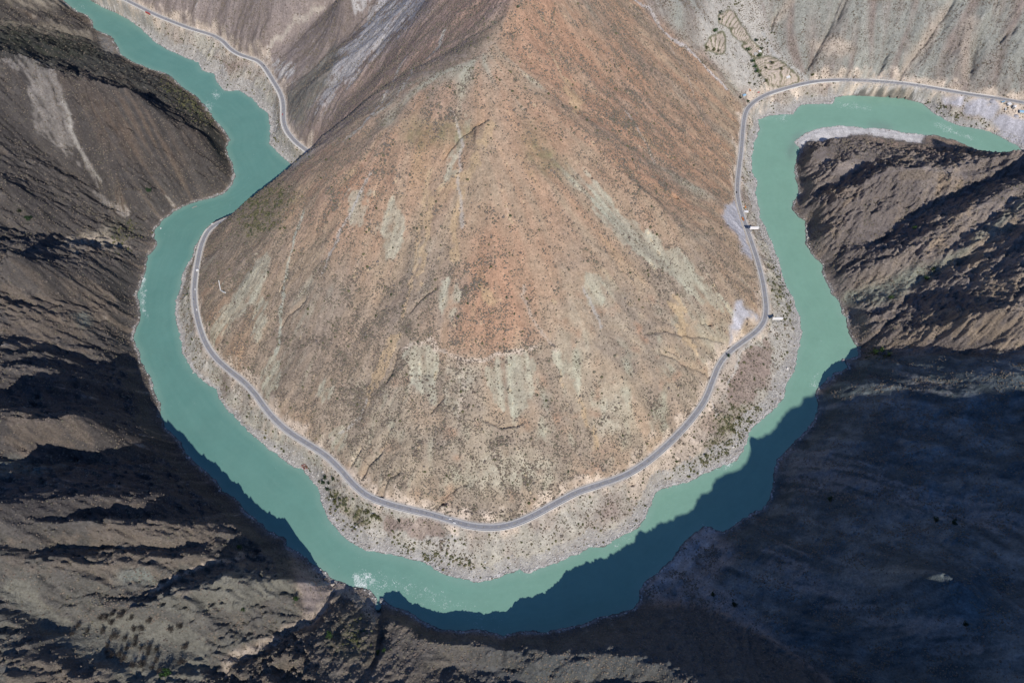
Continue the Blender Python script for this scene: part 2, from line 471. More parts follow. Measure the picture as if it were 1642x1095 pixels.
oc = []
for off, l in OFFS:
    l = resample(l, 6)
    w = hit(l[:, 0], l[:, 1])
    if l[:, 0].mean() < 420 and l[:, 0].min() < 230 or l[:, 0].max() > 1270 and l[:, 1].min() > 215:
        off *= 1.7 if l[:, 0].mean() < 420 else 1.05
    w = resample(w, 6)
    tap = np.clip(np.minimum(np.arange(len(w)), np.arange(len(w))[::-1]) / max(2, len(w) * .15), 0.25, 1)
    tap = tap * np.clip(w[:, 2] / 25, 0, 1)
    oc.append(np.c_[w[:, :2], off * tap])
for l in cpts[:-1]:
    if l is WPTS:
        continue
    oc.append(np.c_[l[:, :2], np.zeros(len(l))])
O = np.concatenate(oc)
O = O[(O[:, 0] > GX0) & (O[:, 0] < GX0 + GH * (GNX - 1)) & (O[:, 1] > GY0) & (O[:, 1] < GY0 + GH * (GNY - 1))]
gx, gy = np.meshgrid(np.arange(GX0, GX0 + 3580, 88.0), np.arange(GY0, GY0 + 3130, 88.0))
off = solve(O[:, 0], O[:, 1], O[:, 2], 120)
base = trend + gblur(off, .6)

# ------------------------------------------------------------------ fine terrain grid


def axis(knots):
    v = [knots[0][0]]
    while v[-1] < knots[-1][0]:
        v.append(v[-1] + np.interp(v[-1], [k[0] for k in knots], [k[1] for k in knots]))
    return np.array(v)


Q = 1.0
AX = axis([(-7000, 500), (-1700, 14), (-1350, 4), (-1000, 2.8), (-760, 2.1), (760, 2.1), (1000, 2.8), (1350, 4), (1700, 14), (7000, 500)])
AY = axis([(-5000, 500), (-700, 14), (-300, 4.5), (-20, 2.1), (820, 2.1), (1300, 2.7), (1620, 4), (2200, 16), (8000, 500)])
X, Y = np.meshgrid(AX, AY)
NY, NX = X.shape
print('grid', NX, NY, round(time.time() - T0, 1))
Z = bilin(base, GX0, GY0, GH, X, Y).astype(np.float32)
far = sstep(1500, 2600, np.hypot(X, Y - 800))
Z = Z + far * (ridged(X / 900, Y / 900, 5, 3) * 260 + 120)
rmask = inside(X, Y, river_poly)
print('river mask', round(time.time() - T0, 1))


def near_dist(line, reach, extra=None):
    """distance on the fine grid, exact within reach"""
    D = np.full(X.shape, reach * 1.01, np.float32); S = np.ones(X.shape, np.float32)
    E_ = np.zeros(X.shape, np.float32)
    # rough mask through a dilated occupancy grid
    h = 16.0
    nx = int(14200 / h); ny = int(13200 / h)
    occ = np.zeros((ny, nx), bool)
    l = resample(line, h / 2)
    ix = np.clip(((l[:, 0] + 7100) / h).astype(int), 0, nx - 1); iy = np.clip(((l[:, 1] + 5100) / h).astype(int), 0, ny - 1)
    occ[iy, ix] = True
    for _ in range(int(reach / h) + 2):
        o = occ.copy(); o[1:] |= occ[:-1]; o[:-1] |= occ[1:]; o[:, 1:] |= occ[:, :-1]; o[:, :-1] |= occ[:, 1:]
        o2 = o.copy(); o2[1:, 1:] |= occ[:-1, :-1]; o2[:-1, :-1] |= occ[1:, 1:]; occ = o2
    jx = np.clip(((X + 7100) / h).astype(int), 0, nx - 1); jy = np.clip(((Y + 5100) / h).astype(int), 0, ny - 1)
    m = occ[jy, jx]
    # blockwise so that only nearby segments are tested
    mx = X[m]; my = Y[m]
    key = (np.floor(mx / 200).astype(int) + 100) * 1000 + (np.floor(my / 200).astype(int) + 100)
    dd = np.full(mx.shape, reach * 1.01, np.float32); ss = np.ones(mx.shape, np.float32); ee = np.zeros(mx.shape, np.float32)
    order = np.argsort(key, kind='stable'); ks = key[order]
    cuts = np.flatnonzero(np.diff(ks)) + 1
    for idx in np.split(order, cuts):
        x = mx[idx]; y = my[idx]
        bx0, bx1, by0, by1 = x.min() - reach, x.max() + reach, y.min() - reach, y.max() + reach
        a = line[:-1]; b = line[1:]
        sel = (np.maximum(a[:, 0], b[:, 0]) >= bx0) & (np.minimum(a[:, 0], b[:, 0]) <= bx1) & \
              (np.maximum(a[:, 1], b[:, 1]) >= by0) & (np.minimum(a[:, 1], b[:, 1]) <= by1)
        si = np.flatnonzero(sel)
        if not len(si):
            continue
        A = a[si, :2]; Dv = b[si, :2] - A; L2 = (Dv ** 2).sum(1) + 1e-9
        for c in range(0, len(x), 20000):
            xx = x[c:c + 20000, None]; yy = y[c:c + 20000, None]
            t = np.clip(((xx - A[:, 0]) * Dv[:, 0] + (yy - A[:, 1]) * Dv[:, 1]) / L2, 0, 1)
            ux = xx - A[:, 0] - t * Dv[:, 0]; uy = yy - A[:, 1] - t * Dv[:, 1]
            q = ux * ux + uy * uy; k = q.argmin(1); r = np.arange(len(k))
            ii = idx[c:c + 20000]
            dd[ii] = np.sqrt(q[r, k])
            ss[ii] = np.sign(Dv[k, 0] * uy[r, k] - Dv[k, 1] * ux[r, k])
            if extra is not None:
                ee[ii] = extra[si[k]] * (1 - t[r, k]) + extra[si[k] + 1] * t[r, k]
    D[m] = np.minimum(dd, reach * 1.01); S[m] = ss; E_[m] = ee
    return D, S, E_


in_len = np.r_[0, np.cumsum(np.hypot(*np.diff(inner_w, axis=0).T))]
Din, _, ALONG = near_dist(inner_w, 150, in_len)
Dout, _, _ = near_dist(outer_w, 90)
DR, SR, ZR = near_dist(road_w, 60, road_w[:, 2])
print('distances', round(time.time() - T0, 1))
DS = np.minimum(Din, Dout)

# photograph pixel of every vertex of the smooth surface (used to look up the traced regions)
U, V = to_px(X, Y, np.maximum(Z, 0))
wx = fbm(X / 34, Y / 34, 4, 21); wy = fbm(X / 34, Y / 34, 4, 41)
UW = U + wx * 9; VW = V + wy * 9


def region(polys, soft=6.0, warp=1.0, extra=None):
    """soft mask from polygons traced on the photograph"""
    RS = 3.0
    w = int(2300 / RS); h = int(1500 / RS)
    yy, xx = np.mgrid[0:h, 0:w]
    xx = xx * RS - 330; yy = yy * RS - 200
    mk = np.zeros((h, w), bool)
    for p in polys:
        mk |= inside(xx, yy, p)
    g = gblur(mk.astype(float), max(soft / RS, .45))
    u = U + (UW - U) * warp; v = V + (VW - V) * warp
    return bilin(g, -330, -200, RS, u, v).astype(np.float32)


R_SPUR = region([np.r_[SPUR_CREST[:, :2], arr("1000,-40 1050,32 1100,66 1150,108 1200,160"), ROAD[i0:i1 + 1][::-1, :2]]], 8)
R_LEFT = region([np.r_[OUTER[2:62, :2], arr("560,1300 -330,1300 -330,-200 -100,-200")]], 5, .3)
R_BOT = region([arr("330,1400 345,1080 430,1035 500,1000 540,950 600,945 610,965 700,1008 810,1020 900,1007 1020,970 1130,970 1230,1020 1330,1090 1500,1400")], 5, .3)
R_RIGHT = region([arr("1270,340 1265,225 1300,215 1400,218 1500,218 1590,245 2000,220 2000,565 1530,562 1440,558 1368,570 1350,500")], 5, .3)
R_SE = region([arr("1368,575 1440,562 1530,565 2000,565 2000,1400 1500,1400 1330,1090 1230,1020 1130,970 1020,960 1100,860 1240,770 1310,640")], 5, .3)
R_NORTH = np.clip(1 - R_SPUR - R_LEFT - R_BOT - R_RIGHT - R_SE, 0, 1)
print('regions', round(time.time() - T0, 1))

# ------------------------------------------------------------------ erosion detail
gyv = np.gradient(Z, AY, axis=0); gxv = np.gradient(Z, AX, axis=1)


def erode(x, y, sx, sy, freq, seed):
    """stripes that follow the slope: gullies of one size; returns height -1..1 and its gradient"""
    L = np.sqrt(sx * sx + sy * sy) + 1e-6
    k = np.minimum(1, L / .25)
    dx = (-sy / L * k).astype(np.float32); dy = (sx / L * k).astype(np.float32)   # across the slope
    px = x * freq; py = y * freq
    ix = np.floor(px); iy = np.floor(py); fx = (px - ix).astype(np.float32); fy = (py - iy).astype(np.float32)
    ix = ix.astype(np.int64) + seed * 13; iy = iy.astype(np.int64) + seed * 29
    va = np.zeros(x.shape, np.float32); gx_ = np.zeros(x.shape, np.float32); gy_ = np.zeros(x.shape, np.float32); wt = np.zeros(x.shape, np.float32)
    F = np.float32(2 * np.pi * .95)
    for i in range(-1, 3):
        for j in range(-1, 3):
            h = _perm[_perm[(ix - i) & 255] + ((iy - j) & 255)]
            qx = fx + i - _rnd[h, 0]; qy = fy + j - _rnd[h, 1]
            d = qx * qx + qy * qy
            w = np.exp(-d * 2.2)
            m = (qx * dx + qy * dy) * F
            wt += w
            va += np.cos(m) * w
            s = -np.sin(m) * w
            gx_ += s * dx; gy_ += s * dy
    return va / wt, gx_ / wt * F * freq, gy_ / wt * F * freq


rug = .16 * R_SPUR + .62 * R_LEFT + .6 * R_BOT + .68 * R_RIGHT + .42 * R_SE + .36 * R_NORTH
act = (X > -1900) & (X < 1900) & (Y > -800) & (Y < 2300)
rows = np.flatnonzero(act.any(1)); cols = np.flatnonzero(act.any(0))
sl = (slice(rows[0], rows[-1] + 1), slice(cols[0], cols[-1] + 1))
xs = (X + fbm(X / 90, Y / 90, 3, 5) * 16)[sl]; ys = (Y + fbm(X / 90, Y / 90, 3, 9) * 16)[sl]
sx = gxv[sl].copy(); sy = gyv[sl].copy()
rg = rug[sl]
slope0 = np.hypot(sx, sy)
bx = gblur(sx.astype(np.float32), 4); by = gblur(sy.astype(np.float32), 4); sx = bx; sy = by
flowdir = (sx.copy(), sy.copy())
EZ = np.zeros(xs.shape, np.float32); GUL = np.zeros(xs.shape, np.float32)
amp = 9.0; fr = 1 / 62.0
steep = sstep(.12, .7, slope0)
for o in range(5):
    h, hx, hy = erode(xs, ys, sx, sy, fr, o)
    a = amp * steep * (rg if o < 3 else (rg + .25) / 1.25)
    EZ += a * h
    GUL += h * (.55 ** o)
    sx = sx + a * hx * .9; sy = sy + a * hy * .9
    amp *= .52; fr *= 2.0
    print('erode', o, round(time.time() - T0, 1))
def strata(ang, st, la, seed, o=4):
    ca, sa = math.cos(ang), math.sin(ang)
    wxx = X[sl] + 9 * fbm(X[sl] / 40, Y[sl] / 40, 3, seed); wyy = Y[sl] + 9 * fbm(X[sl] / 40, Y[sl] / 40, 3, seed + 3)
    return ridged((wxx * ca + wyy * sa) / (la * st), (-wxx * sa + wyy * ca) / la, o, seed)


east = (R_RIGHT + R_SE * .45)[sl]
mac = ridged(xs / 95, ys / 95, 4, 220); mac -= gblur(mac.astype(np.float32), 22)
mac2 = fbm(X[sl] / 110, Y[sl] / 110, 3, 230)
EZ += steep * (mac * 11 * (R_LEFT + R_RIGHT + .6 * R_BOT + .6 * R_SE + .25 * R_NORTH)[sl] + (mac * 2.5 + mac2 * 7) * R_SPUR[sl]); west = (R_LEFT + .3 * R_BOT)[sl]
jag = ridged(X[sl] / 23, Y[sl] / 23, 4, 60) * 1.2 + ridged(X[sl] / 8.5, Y[sl] / 8.5, 2, 70) * 1.2 + ridged(X[sl] / 15, Y[sl] / 15, 2, 250) * 1.3 + perlin(X[sl] / 4.6, Y[sl] / 4.6, 240) * .75
jag = jag + east * (strata(.75, 2.1, 26, 61) * 3.6 + strata(.95, 1.7, 11, 66, 3) * 1.5) + west * (strata(-.15, 1.9, 30, 71) * 4.2 + strata(-.35, 2.2, 12, 76, 3) * 1.6)
jag = jag - gblur(jag.astype(np.float32), 14)
EZ += jag * (1 + 1.1 * east + 1.2 * west) * steep * np.where(rg > .5, 1.6, .34 + .5 * rg) * .9
E_full = np.zeros(X.shape, np.float32); E_full[sl] = EZ
GU = np.zeros(X.shape, np.float32); GU[sl] = GUL
land_d = np.where(rmask, 0, DS)
R_VALE = region([arr('1120,20 1150,-20 1215,-20 1235,60 1270,105 1290,130 1210,160 1180,150 1120,90')], 12, .5)
R_GROVE = region([arr('95,1000 160,980 300,990 335,1040 255,1085 130,1050'), arr('0,930 40,935 110,1000 90,1010 20,965'), arr('1437,274 1465,270 1495,275 1498,286 1480,292 1450,292')], 8, .5)
keep = sstep(0, 24, land_d) * sstep(9, 26, DR) * (1 - .9 * R_VALE) * (1 - .88 * R_GROVE) * (1 - .6 * region([arr('1347,485 1352,470 1400,455 1460,432 1510,418 1475,455 1440,478 1400,490')], 6, .5))
Zf = Z + E_full * keep
# shore
wob = fbm(X / 9, Y / 9, 3, 80) * 2.2 + fbm(X / 30, Y / 30, 2, 84) * 2.5
sd = np.where(rmask, -DS, DS) + wob * sstep(60, 20, DS)
kb = np.where(Din < Dout, .16, .42 + .25 * fbm(X / 40, Y / 40, 2, 90))
sbar = region([arr("1268,230 1300,205 1344,198 1400,202 1484,214 1480,230 1430,222 1380,214 1340,221 1300,226 1286,236")], 2, 0)
kb = kb * (1 - sbar) + .06 * sbar
shore_z = sd * kb + .15
wsh = sstep(3, 26, sd)
Zf = np.where(sd > 0, shore_z * (1 - wsh) + np.maximum(Zf, 1.0) * wsh, np.maximum(sd * .35, -4))
bar = sbar * (sd > 0)
Zf = Zf * (1 - bar) + np.minimum(Zf, .3 + 1.6 * sstep(0, 14, sd)) * bar
# road bench
rb = sstep(6.3, 17, DR + fbm(X / 11, Y / 11, 2, 95) * 1.2)
UPHILL = sstep(-1, 6, Zf - ZR)
Zf = np.where(DR < 59, (ZR - .35) * (1 - rb) + Zf * rb, Zf)
CLEFTS = [arr("562,746 568,735 577,718"), arr("580,763 592,745 612,726"), arr("700,812 712,802 722,790 742,776 748,774"), arr("618,612 628,590 640,560"), arr("660,500 668,488 685,470 700,462"),
          arr("712,255 722,235 738,215 756,202 775,192"), arr("450,520 470,500 490,480"), arr("1060,566 1090,578 1120,592 1138,600"), arr("1066,560 1085,568"), arr("1038,530 1090,534 1130,540 1170,552"),
          arr("1500,520 1540,510"), arr("1450,330 1470,322"), arr("1400,330 1410,318"), arr("690,660 700,650 712,640"), arr("780,672 800,682 830,680 840,676"), arr("600,800 612,790 622,770 640,762"),
          arr("1296,110 1303,92 1312,78 1322,62 1330,45 1340,20 1348,0"), arr("1445,124 1452,108 1462,92 1474,76 1490,58 1504,38 1524,12 1538,-10"), arr("1408,118 1418,100 1424,90"),
          arr("1560,112 1562,96 1568,70 1580,40 1592,20 1602,0"), arr("1238,46 1243,26 1246,20"), arr("1625,50 1632,40"), arr("1606,62 1622,45"), arr("1345,28 1356,2"),
          arr("430,1034 464,1013 495,1000 512,979 532,953"), arr("607,975 608,995 612,1027 602,1058 579,1095"), arr("105,385 140,393 180,395"), arr("1386,549 1410,528 1427,516 1450,498"),
          arr("240,250 243,262 252,275"), arr("120,110 135,150 150,185")]
for k_, l_ in enumerate(CLEFTS):
    w_ = hit(*resample(l_, 5).T, grid=base)
    sgx = (X > w_[:, 0].min() - 14) & (X < w_[:, 0].max() + 14) & (Y > w_[:, 1].min() - 14) & (Y < w_[:, 1].max() + 14)
    dd_, _, _ = seg_dist(X[sgx] + 5 * wx[sgx], Y[sgx] + 5 * wy[sgx], w_)
    big = 1.0 if k_ < 16 else 1.5
    if 24 <= k_ <= 25:
        big = 2.2
    Zf[sgx] -= big * 5.0 * np.exp(-(dd_ / (2.6 * big)) ** 2)
for px, py, r, dep in [(1083, 313, 4.2, 14), (1137, 516, 4.5, 9), (1127, 516, 3.0, 6), (712, 806, 3.5, 7), (1014, 776, 3.0, 6)]:
    w = hit(np.array([px * 1.0]), np.array([py * 1.0]), grid=base)[0]
    Zf -= dep * sstep(r + 1.5, r - 1.5, np.hypot((X - w[0]) * .7, (Y - w[1]) * 1.2))
# stepped fields
FIELDS = [arr("1155,24 1163,19 1176,18 1189,43 1170,45 1155,37"), arr("1130,73 1139,60 1158,51 1162,58 1162,82 1157,87 1133,79"),
          arr("1170,47 1192,45 1207,68 1186,66 1176,56"), arr("1188,72 1208,69 1225,83 1210,95"),
          arr("1210,96 1233,91 1256,101 1271,115 1284,128 1235,136 1221,119")]
R_FIELD = region(FIELDS, 2, .15)
fst = 2.1
zq = Zf / fst + .25 * fbm(X / 30, Y / 30, 2, 97)
step = np.floor(zq) + sstep(.72, 1.0, zq - np.floor(zq))
Zf = Zf * (1 - R_FIELD) + (step * fst) * R_FIELD
RISER = sstep(.62, .8, zq - np.floor(zq)) * R_FIELD
print('relief', round(time.time() - T0, 1))
# ------------------------------------------------------------------ colour of the ground (albedo, with shade toned in on the dark slopes)
LH = 4.0
lx = np.arange(-1500, 1500, LH); ly = np.arange(-250, 1800, LH)
LX, LY = np.meshgrid(lx, ly)
tg = gblur(base, 1.0)
gyb, gxb = np.gradient(tg, GH)


def lic(scale, steps, seed, step=7.0):
    nz = perlin(LX / scale, LY / scale, seed)
    acc = nz.copy(); w = 1.0
    for sgn in (1, -1):
        x = LX.copy(); y = LY.copy()
        for k in range(steps):
            a = bilin(gxb, GX0, GY0, GH, x, y); b = bilin(gyb, GX0, GY0, GH, x, y)
            l = np.sqrt(a * a + b * b) + .05
            x = x + sgn * a / l * step; y = y + sgn * b / l * step
            acc = acc + perlin(x / scale, y / scale, seed); w += 1
    return acc / acc.std()


def on_fine(g):
    return bilin(g, lx[0], ly[0], LH, X, Y).astype(np.float32)


S1 = on_fine(lic(9.0, 14, 110)); S2 = on_fine(lic(26.0, 12, 120, 11.0)); S3 = on_fine(lic(60.0, 10, 130, 16.0))
print('streaks', round(time.time() - T0, 1))
N1 = fbm(X / 140, Y / 140, 4, 140); N2 = fbm(X / 45, Y / 45, 4, 150); N3 = fbm(X / 14, Y / 14, 3, 160); N4 = fbm(X / 5, Y / 5, 2, 170)


def crisp(m, k=.34):
    return sstep(.36, .62, m + k * N3 + .16 * N4 + .12 * S1 + .2 * N2)


def mix(a, b, t):
    return a + (np.asarray(b, np.float32) - a) * t[..., None]


def c3(r, g, b):
    return np.array([r, g, b], np.float32)


RED, TAN, OCHRE = c3(.385, .238, .165), c3(.37, .285, .21), c3(.42, .31, .195)
PURPLE, SAGE, PALE = c3(.275, .225, .188), c3(.37, .37, .295), c3(.47, .44, .39)
CREAM, BROWN, UMBER = c3(.60, .50, .40), c3(.165, .125, .10), c3(.085, .066, .056)
GREYG, GRAVEL, GREEN = c3(.285, .285, .25), c3(.40, .385, .355), c3(.085, .10, .035)
LILAC, WHITE = c3(.42, .41, .43), c3(.56, .54, .52)

col = np.zeros(X.shape + (3,), np.float32) + TAN
# spur
redz = region([arr("820,-60 870,-60 960,20 1060,110 1140,220 1170,300 1110,330 1010,290 930,220 870,120 830,60"),
               arr("690,560 700,470 740,420 800,400 860,430 880,560 800,600"), arr("640,160 700,120 760,170 740,240 660,250"),
               arr("560,250 640,240 640,330 560,360 500,330"), arr("900,560 960,540 980,680 1090,640 1000,760 930,720"),
               arr("640,640 760,640 780,740 650,720")], 30, 2.5)
purp = region([arr("420,480 520,430 620,470 690,430 760,430 700,540 640,640 560,740 460,660 360,560"), arr("500,700 640,640 760,680 900,760 800,840 620,790"),
               arr("640,400 720,400 800,520 660,560"), arr("330,400 420,300 470,360 400,520 330,540"), arr("960,350 1100,400 1200,440 1180,500 1060,470"),
               arr("700,20 820,-40 830,20 720,110 600,190 560,200")], 30, 2.5)
tanz = region([arr("640,230 760,170 900,230 900,330 700,360 620,330"), arr("830,380 980,380 1180,500 1100,620 900,640")], 36, 2.5)
core = region([arr('800,-40 880,-40 940,120 900,260 880,400 870,530 850,560 780,572 700,555 690,500 760,420 800,300 790,120')], 26, 3)
t = np.clip(.50 * redz + .24 * core + .38 + .22 * S2 + .55 * N1 + .1 * S1 - .35 * purp - .15 * tanz, 0, 1)
c = mix(np.broadcast_to(TAN, col.shape), RED, t * .95)
c = mix(c, PURPLE, np.clip(.75 * purp + .3 * N2 + .3 * S3 - .02 + .16 * S1 - .3 * core, 0, .9))
c = mix(c, OCHRE, np.clip((S2 * .28 + S1 * .2 + N1 * .7 - .4 + .3 * tanz), 0, .7))
c = mix(c, SAGE, np.clip((S3 * .4 + S1 * .22 - .7 - N1 + .25 * tanz), 0, .7))
c = mix(c, PALE, np.clip((S1 * .8 - 1.35 + .5 * N2), 0, .45))
sage_p = region([arr("647,572 653,556 676,547 693,544 697,562 708,576 697,600 702,640 690,650 672,632 655,612"), arr("774,598 790,580 812,566 851,568 862,586 858,645 828,674 798,658 781,632"),
                 arr("930,262 960,300 1000,340 1060,385 1100,440 1060,430 1000,395 960,350"), arr("1030,385 1085,400 1190,505 1150,500 1080,450"),
                 arr("395,432 430,395 438,412 418,470 372,520 335,562 332,530 372,470"), arr("424,570 446,558 454,590 424,650 414,625"), arr("515,612 538,602 526,645 508,648"),
                 arr("930,430 960,440 970,480 950,500"), arr("354,447 366,440 360,460 355,464"), arr("610,340 640,320 650,400 615,420"),
                 arr("745,180 760,175 745,215 725,290 712,292 722,240"), arr("880,560 905,570 935,610 925,640 900,600"), arr("690,560 700,570 694,600 680,590"),
                 arr("555,310 600,300 585,360 560,370"), arr("560,680 545,740 520,690"), arr("410,470 430,480 425,540 405,560"), arr("700,480 720,440 735,470 715,520")], 5, 1.0)
low = region([arr("600,600 650,560 700,575 780,585 860,570 900,500 960,440 1060,470 1160,520 1220,500 1140,640 1060,740 900,800 780,850 640,810 560,740 500,690")], 28, 2.5)
c = mix(c, c3(.385, .325, .252), np.clip(low * (.72 + .4 * N2 + .25 * S2), 0, .92))
c = mix(c, PURPLE * 1.02, np.clip(low * (.8 * N1 + .9 * N2 + .25), 0, .75))
c = mix(c, SAGE * .96, np.clip(low * (1.2 * fbm(X / 33, Y / 60, 3, 205) - .2 + .2 * S1), 0, .7))
c = mix(c, RED, np.clip(low * (1.5 * fbm(X / 38, Y / 38, 3, 207) - .42), 0, .7))
pale_soft = region([arr("700,576 745,582 775,580 772,600 740,640 712,620"), arr("958,636 1002,630 998,705 955,692"), arr("745,747 800,725 900,735 880,772 800,788 750,782"), arr("722,708 742,706 740,722 724,724"), arr("770,725 795,720 800,742 775,745"), arr("1085,440 1110,430 1120,470 1090,490")], 9, 1.2)
c = mix(c, c3(.43, .40, .325), np.clip(pale_soft * (.6 + .6 * N3 + .15 * S1), 0, .85))
c = mix(c, SAGE * (1 + .12 * S1[..., None]) + .02, crisp(sage_p * .85 + .14 * S1 * sage_p, .42) * (.52 + .12 * S1))
och_p = region([arr("622,530 646,535 604,625 584,665 588,630"), arr("772,200 800,190 740,330 735,420 722,420 728,300"), arr("925,642 940,650 962,700 955,735 948,700"),
                arr("1070,470 1090,480 1120,560 1100,560"), arr("660,470 682,350 690,300 700,300 690,380 672,470"),
                arr("905,120 935,160 925,190 905,150"), arr("770,450 790,460 800,490 780,490")], 4, 1.0)
c = mix(c, OCHRE * 1.08, crisp(och_p * .8 + .1 * S1, .4) * .65)
green_p = region([arr("400,330 440,290 470,300 480,320 430,370 390,385 385,360"), arr("840,190 880,230 920,280 850,270"), arr("640,190 700,200 760,190 750,230 660,240")], 12, 1.5)
c = mix(c, c3(.17, .16, .09), np.clip(green_p * .55 * (1 + N3), 0, .75))
col = mix(col, np.zeros_like(c), np.zeros(X.shape)) * 0 + c
col = col * np.array([1.03, 1.02, .962], np.float32)
# north-west slopes and far slopes
c = mix(np.broadcast_to(c3(.30, .25, .225), col.shape), c3(.23, .19, .17), np.clip(.5 + .4 * S2 + .5 * N1, 0, 1))
nwpale = region([arr("520,130 560,70 610,0 700,-30 680,10 620,70 560,135 500,190"), arr("560,40 590,10 640,-30 560,-30"), arr("400,100 440,95 480,105 460,130 425,110")], 9, 1.6)
c = mix(c, c3(.44, .42, .40), crisp(nwpale * .85 + .1 * S1) * .85)
nwred = region([arr('560,200 640,140 720,90 790,30 830,-10 840,-60 720,-60 690,20 620,90 540,170')], 16, 1.5)
c = mix(c, c3(.37, .25, .19), np.clip(nwred * (.8 + .4 * N2), 0, .9))
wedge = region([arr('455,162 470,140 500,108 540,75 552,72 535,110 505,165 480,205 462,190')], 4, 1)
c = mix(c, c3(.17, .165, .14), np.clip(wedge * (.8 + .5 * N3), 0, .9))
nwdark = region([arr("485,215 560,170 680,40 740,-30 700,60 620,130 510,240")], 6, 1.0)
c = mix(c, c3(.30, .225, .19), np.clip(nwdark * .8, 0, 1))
c = mix(c, PALE, np.clip(S1 * .6 - .75, 0, .5))
ne = region([arr("940,-200 1700,-200 1700,165 1400,135 1210,160 1190,160 1150,108 1050,32 1000,0")], 8, .5)
cg = mix(np.broadcast_to(GREYG, col.shape), c3(.27, .225, .195), np.clip(.3 + .35 * S2 + .6 * N1, 0, 1))
cg = mix(cg, c3(.36, .37, .32), np.clip(S3 * .35 + S1 * .3 - .2, 0, .7))
cg = mix(cg, c3(.20, .17, .16), np.clip(S1 * .55 - .5, 0, .6))
cream_s = region([arr("1440,120 1460,85 1500,30 1530,-10 1515,30 1470,95 1450,125"), arr("1300,70 1340,60 1370,75 1360,90 1320,85"), arr("1560,150 1550,100 1570,30 1560,20 1540,60 1545,120"),
                  arr("1240,30 1262,-10 1275,-10 1255,30 1240,50")], 4, .8)
cg = mix(cg, c3(.44, .37, .30), np.clip(cream_s * .85, 0, 1))
vale = region([arr("1120,20 1150,-20 1215,-20 1235,60 1270,105 1290,130 1210,160 1180,150 1120,90")], 6, .5)
cg = mix(cg, c3(.46, .43, .38) * 1.0, vale * .85)
cg = mix(cg, c3(.41, .40, .39), np.clip(region([arr("1000,-20 1030,20 1100,70 1150,105 1185,140 1200,155 1180,160 1140,110 1040,50 990,0")], 3, .7) * .9, 0, 1))
c = mix(c, np.zeros(3, np.float32), ne) + cg * ne[..., None]
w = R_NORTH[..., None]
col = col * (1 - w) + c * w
# left mountains
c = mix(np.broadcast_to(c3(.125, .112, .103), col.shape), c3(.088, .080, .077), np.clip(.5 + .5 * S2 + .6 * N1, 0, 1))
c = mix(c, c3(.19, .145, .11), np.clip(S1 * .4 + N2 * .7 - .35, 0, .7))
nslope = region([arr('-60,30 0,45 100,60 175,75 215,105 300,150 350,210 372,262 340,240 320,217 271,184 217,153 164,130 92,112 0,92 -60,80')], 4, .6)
c = mix(c, c3(.062, .066, .064), np.clip(nslope * (.8 + .5 * N3 + .2 * S1), 0, .92))  # near-shade of the slope facing off the sun, darkened into its colour
c = mix(c, c3(.20, .15, .115), np.clip(region([arr('95,115 217,158 320,222 300,260 200,250 130,200')], 16, 2) * (.5 + .5 * S1 + .5 * N2), 0, .7))
c = mix(c, c3(.30, .285, .265), region([arr('157,56 176,60 188,76 193,92 180,93 164,76')], 3, .5) * .9)
slide = region([arr("0,90 40,100 95,112 100,170 130,230 160,290 190,330 215,345 190,340 150,310 120,260 70,230 50,200 40,130"),
                arr("60,115 85,118 80,180 110,250 95,250 65,190")], 5, 1.0)
c = mix(c, c3(.33, .30, .27) * (1 + .22 * S1[..., None] + .25 * N3[..., None]), crisp(slide * .8 + .28 * S1 * slide + .2 * N2 * slide, .5) * .75)
slide2 = region([arr("110,379 150,376 190,388 205,392 208,396 180,398 140,396 115,402 105,392"), arr("150,375 180,360 195,372 170,380"), arr("0,35 80,38 150,58 145,66 80,52 0,42"),
                 arr("0,-30 60,-30 110,5 90,18 40,15 0,-5")], 3, .6)
c = mix(c, c3(.33, .29, .235), np.clip(slide2 * .95, 0, 1))
lgreen = region([arr("0,30 60,45 150,70 170,100 100,100 0,80"), arr("255,125 300,150 340,190 360,225 340,215 290,170"), arr("170,350 225,360 235,380 205,390 180,385"), arr("40,100 70,98 85,112 55,112")], 6, 1)
c = mix(c, c3(.06, .066, .046), np.clip(lgreen * .45 * (1 + N3), 0, .8))
olight = region([arr("0,930 40,930 110,1000 200,985 300,1000 340,1040 330,1095 180,1120 130,1060 60,1000 0,950"), arr("380,910 470,925 520,930 470,960 380,975 280,985 250,960")], 8, 1)
c = mix(c, c3(.235, .225, .18), crisp(olight) * .85)
obe = region([arr("60,1030 150,1055 240,1100 120,1130 0,1100 0,1060"), arr("0,660 100,660 170,705 190,728 100,718 0,725"), arr("0,400 120,440 220,500 100,560 0,520"), arr("0,840 350,840 400,900 200,930 0,920"),
              arr("340,1075 400,1040 500,985 520,955 535,960 500,1005 420,1045 380,1080")], 14, 1.5)
c = mix(c, c3(.155, .15, .128), np.clip(sstep(800, 900, V) * (.6 + .6 * N2), 0, .85))
c = mix(c, c3(.20, .16, .125), crisp(obe * .8 + .3 * N2) * .5)
c = mix(c, c3(.19, .20, .175), np.clip(region([arr("120,505 140,500 148,520 130,525"), arr("0,740 120,745 60,760 0,765"), arr("180,920 240,915 250,935 200,935")], 4, 1), 0, 1))
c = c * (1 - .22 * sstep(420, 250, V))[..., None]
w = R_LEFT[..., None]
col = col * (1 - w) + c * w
c = mix(np.broadcast_to(c3(.135, .122, .105), col.shape), c3(.20, .17, .14), np.clip(.4 + .8 * N2 + .5 * N3, 0, 1))
c = mix(c, c3(.11, .11, .055), np.clip(region([arr("540,990 580,1000 590,1060 550,1060 520,1030")], 12, 1) * .5 * (1 + N3), 0, .8))
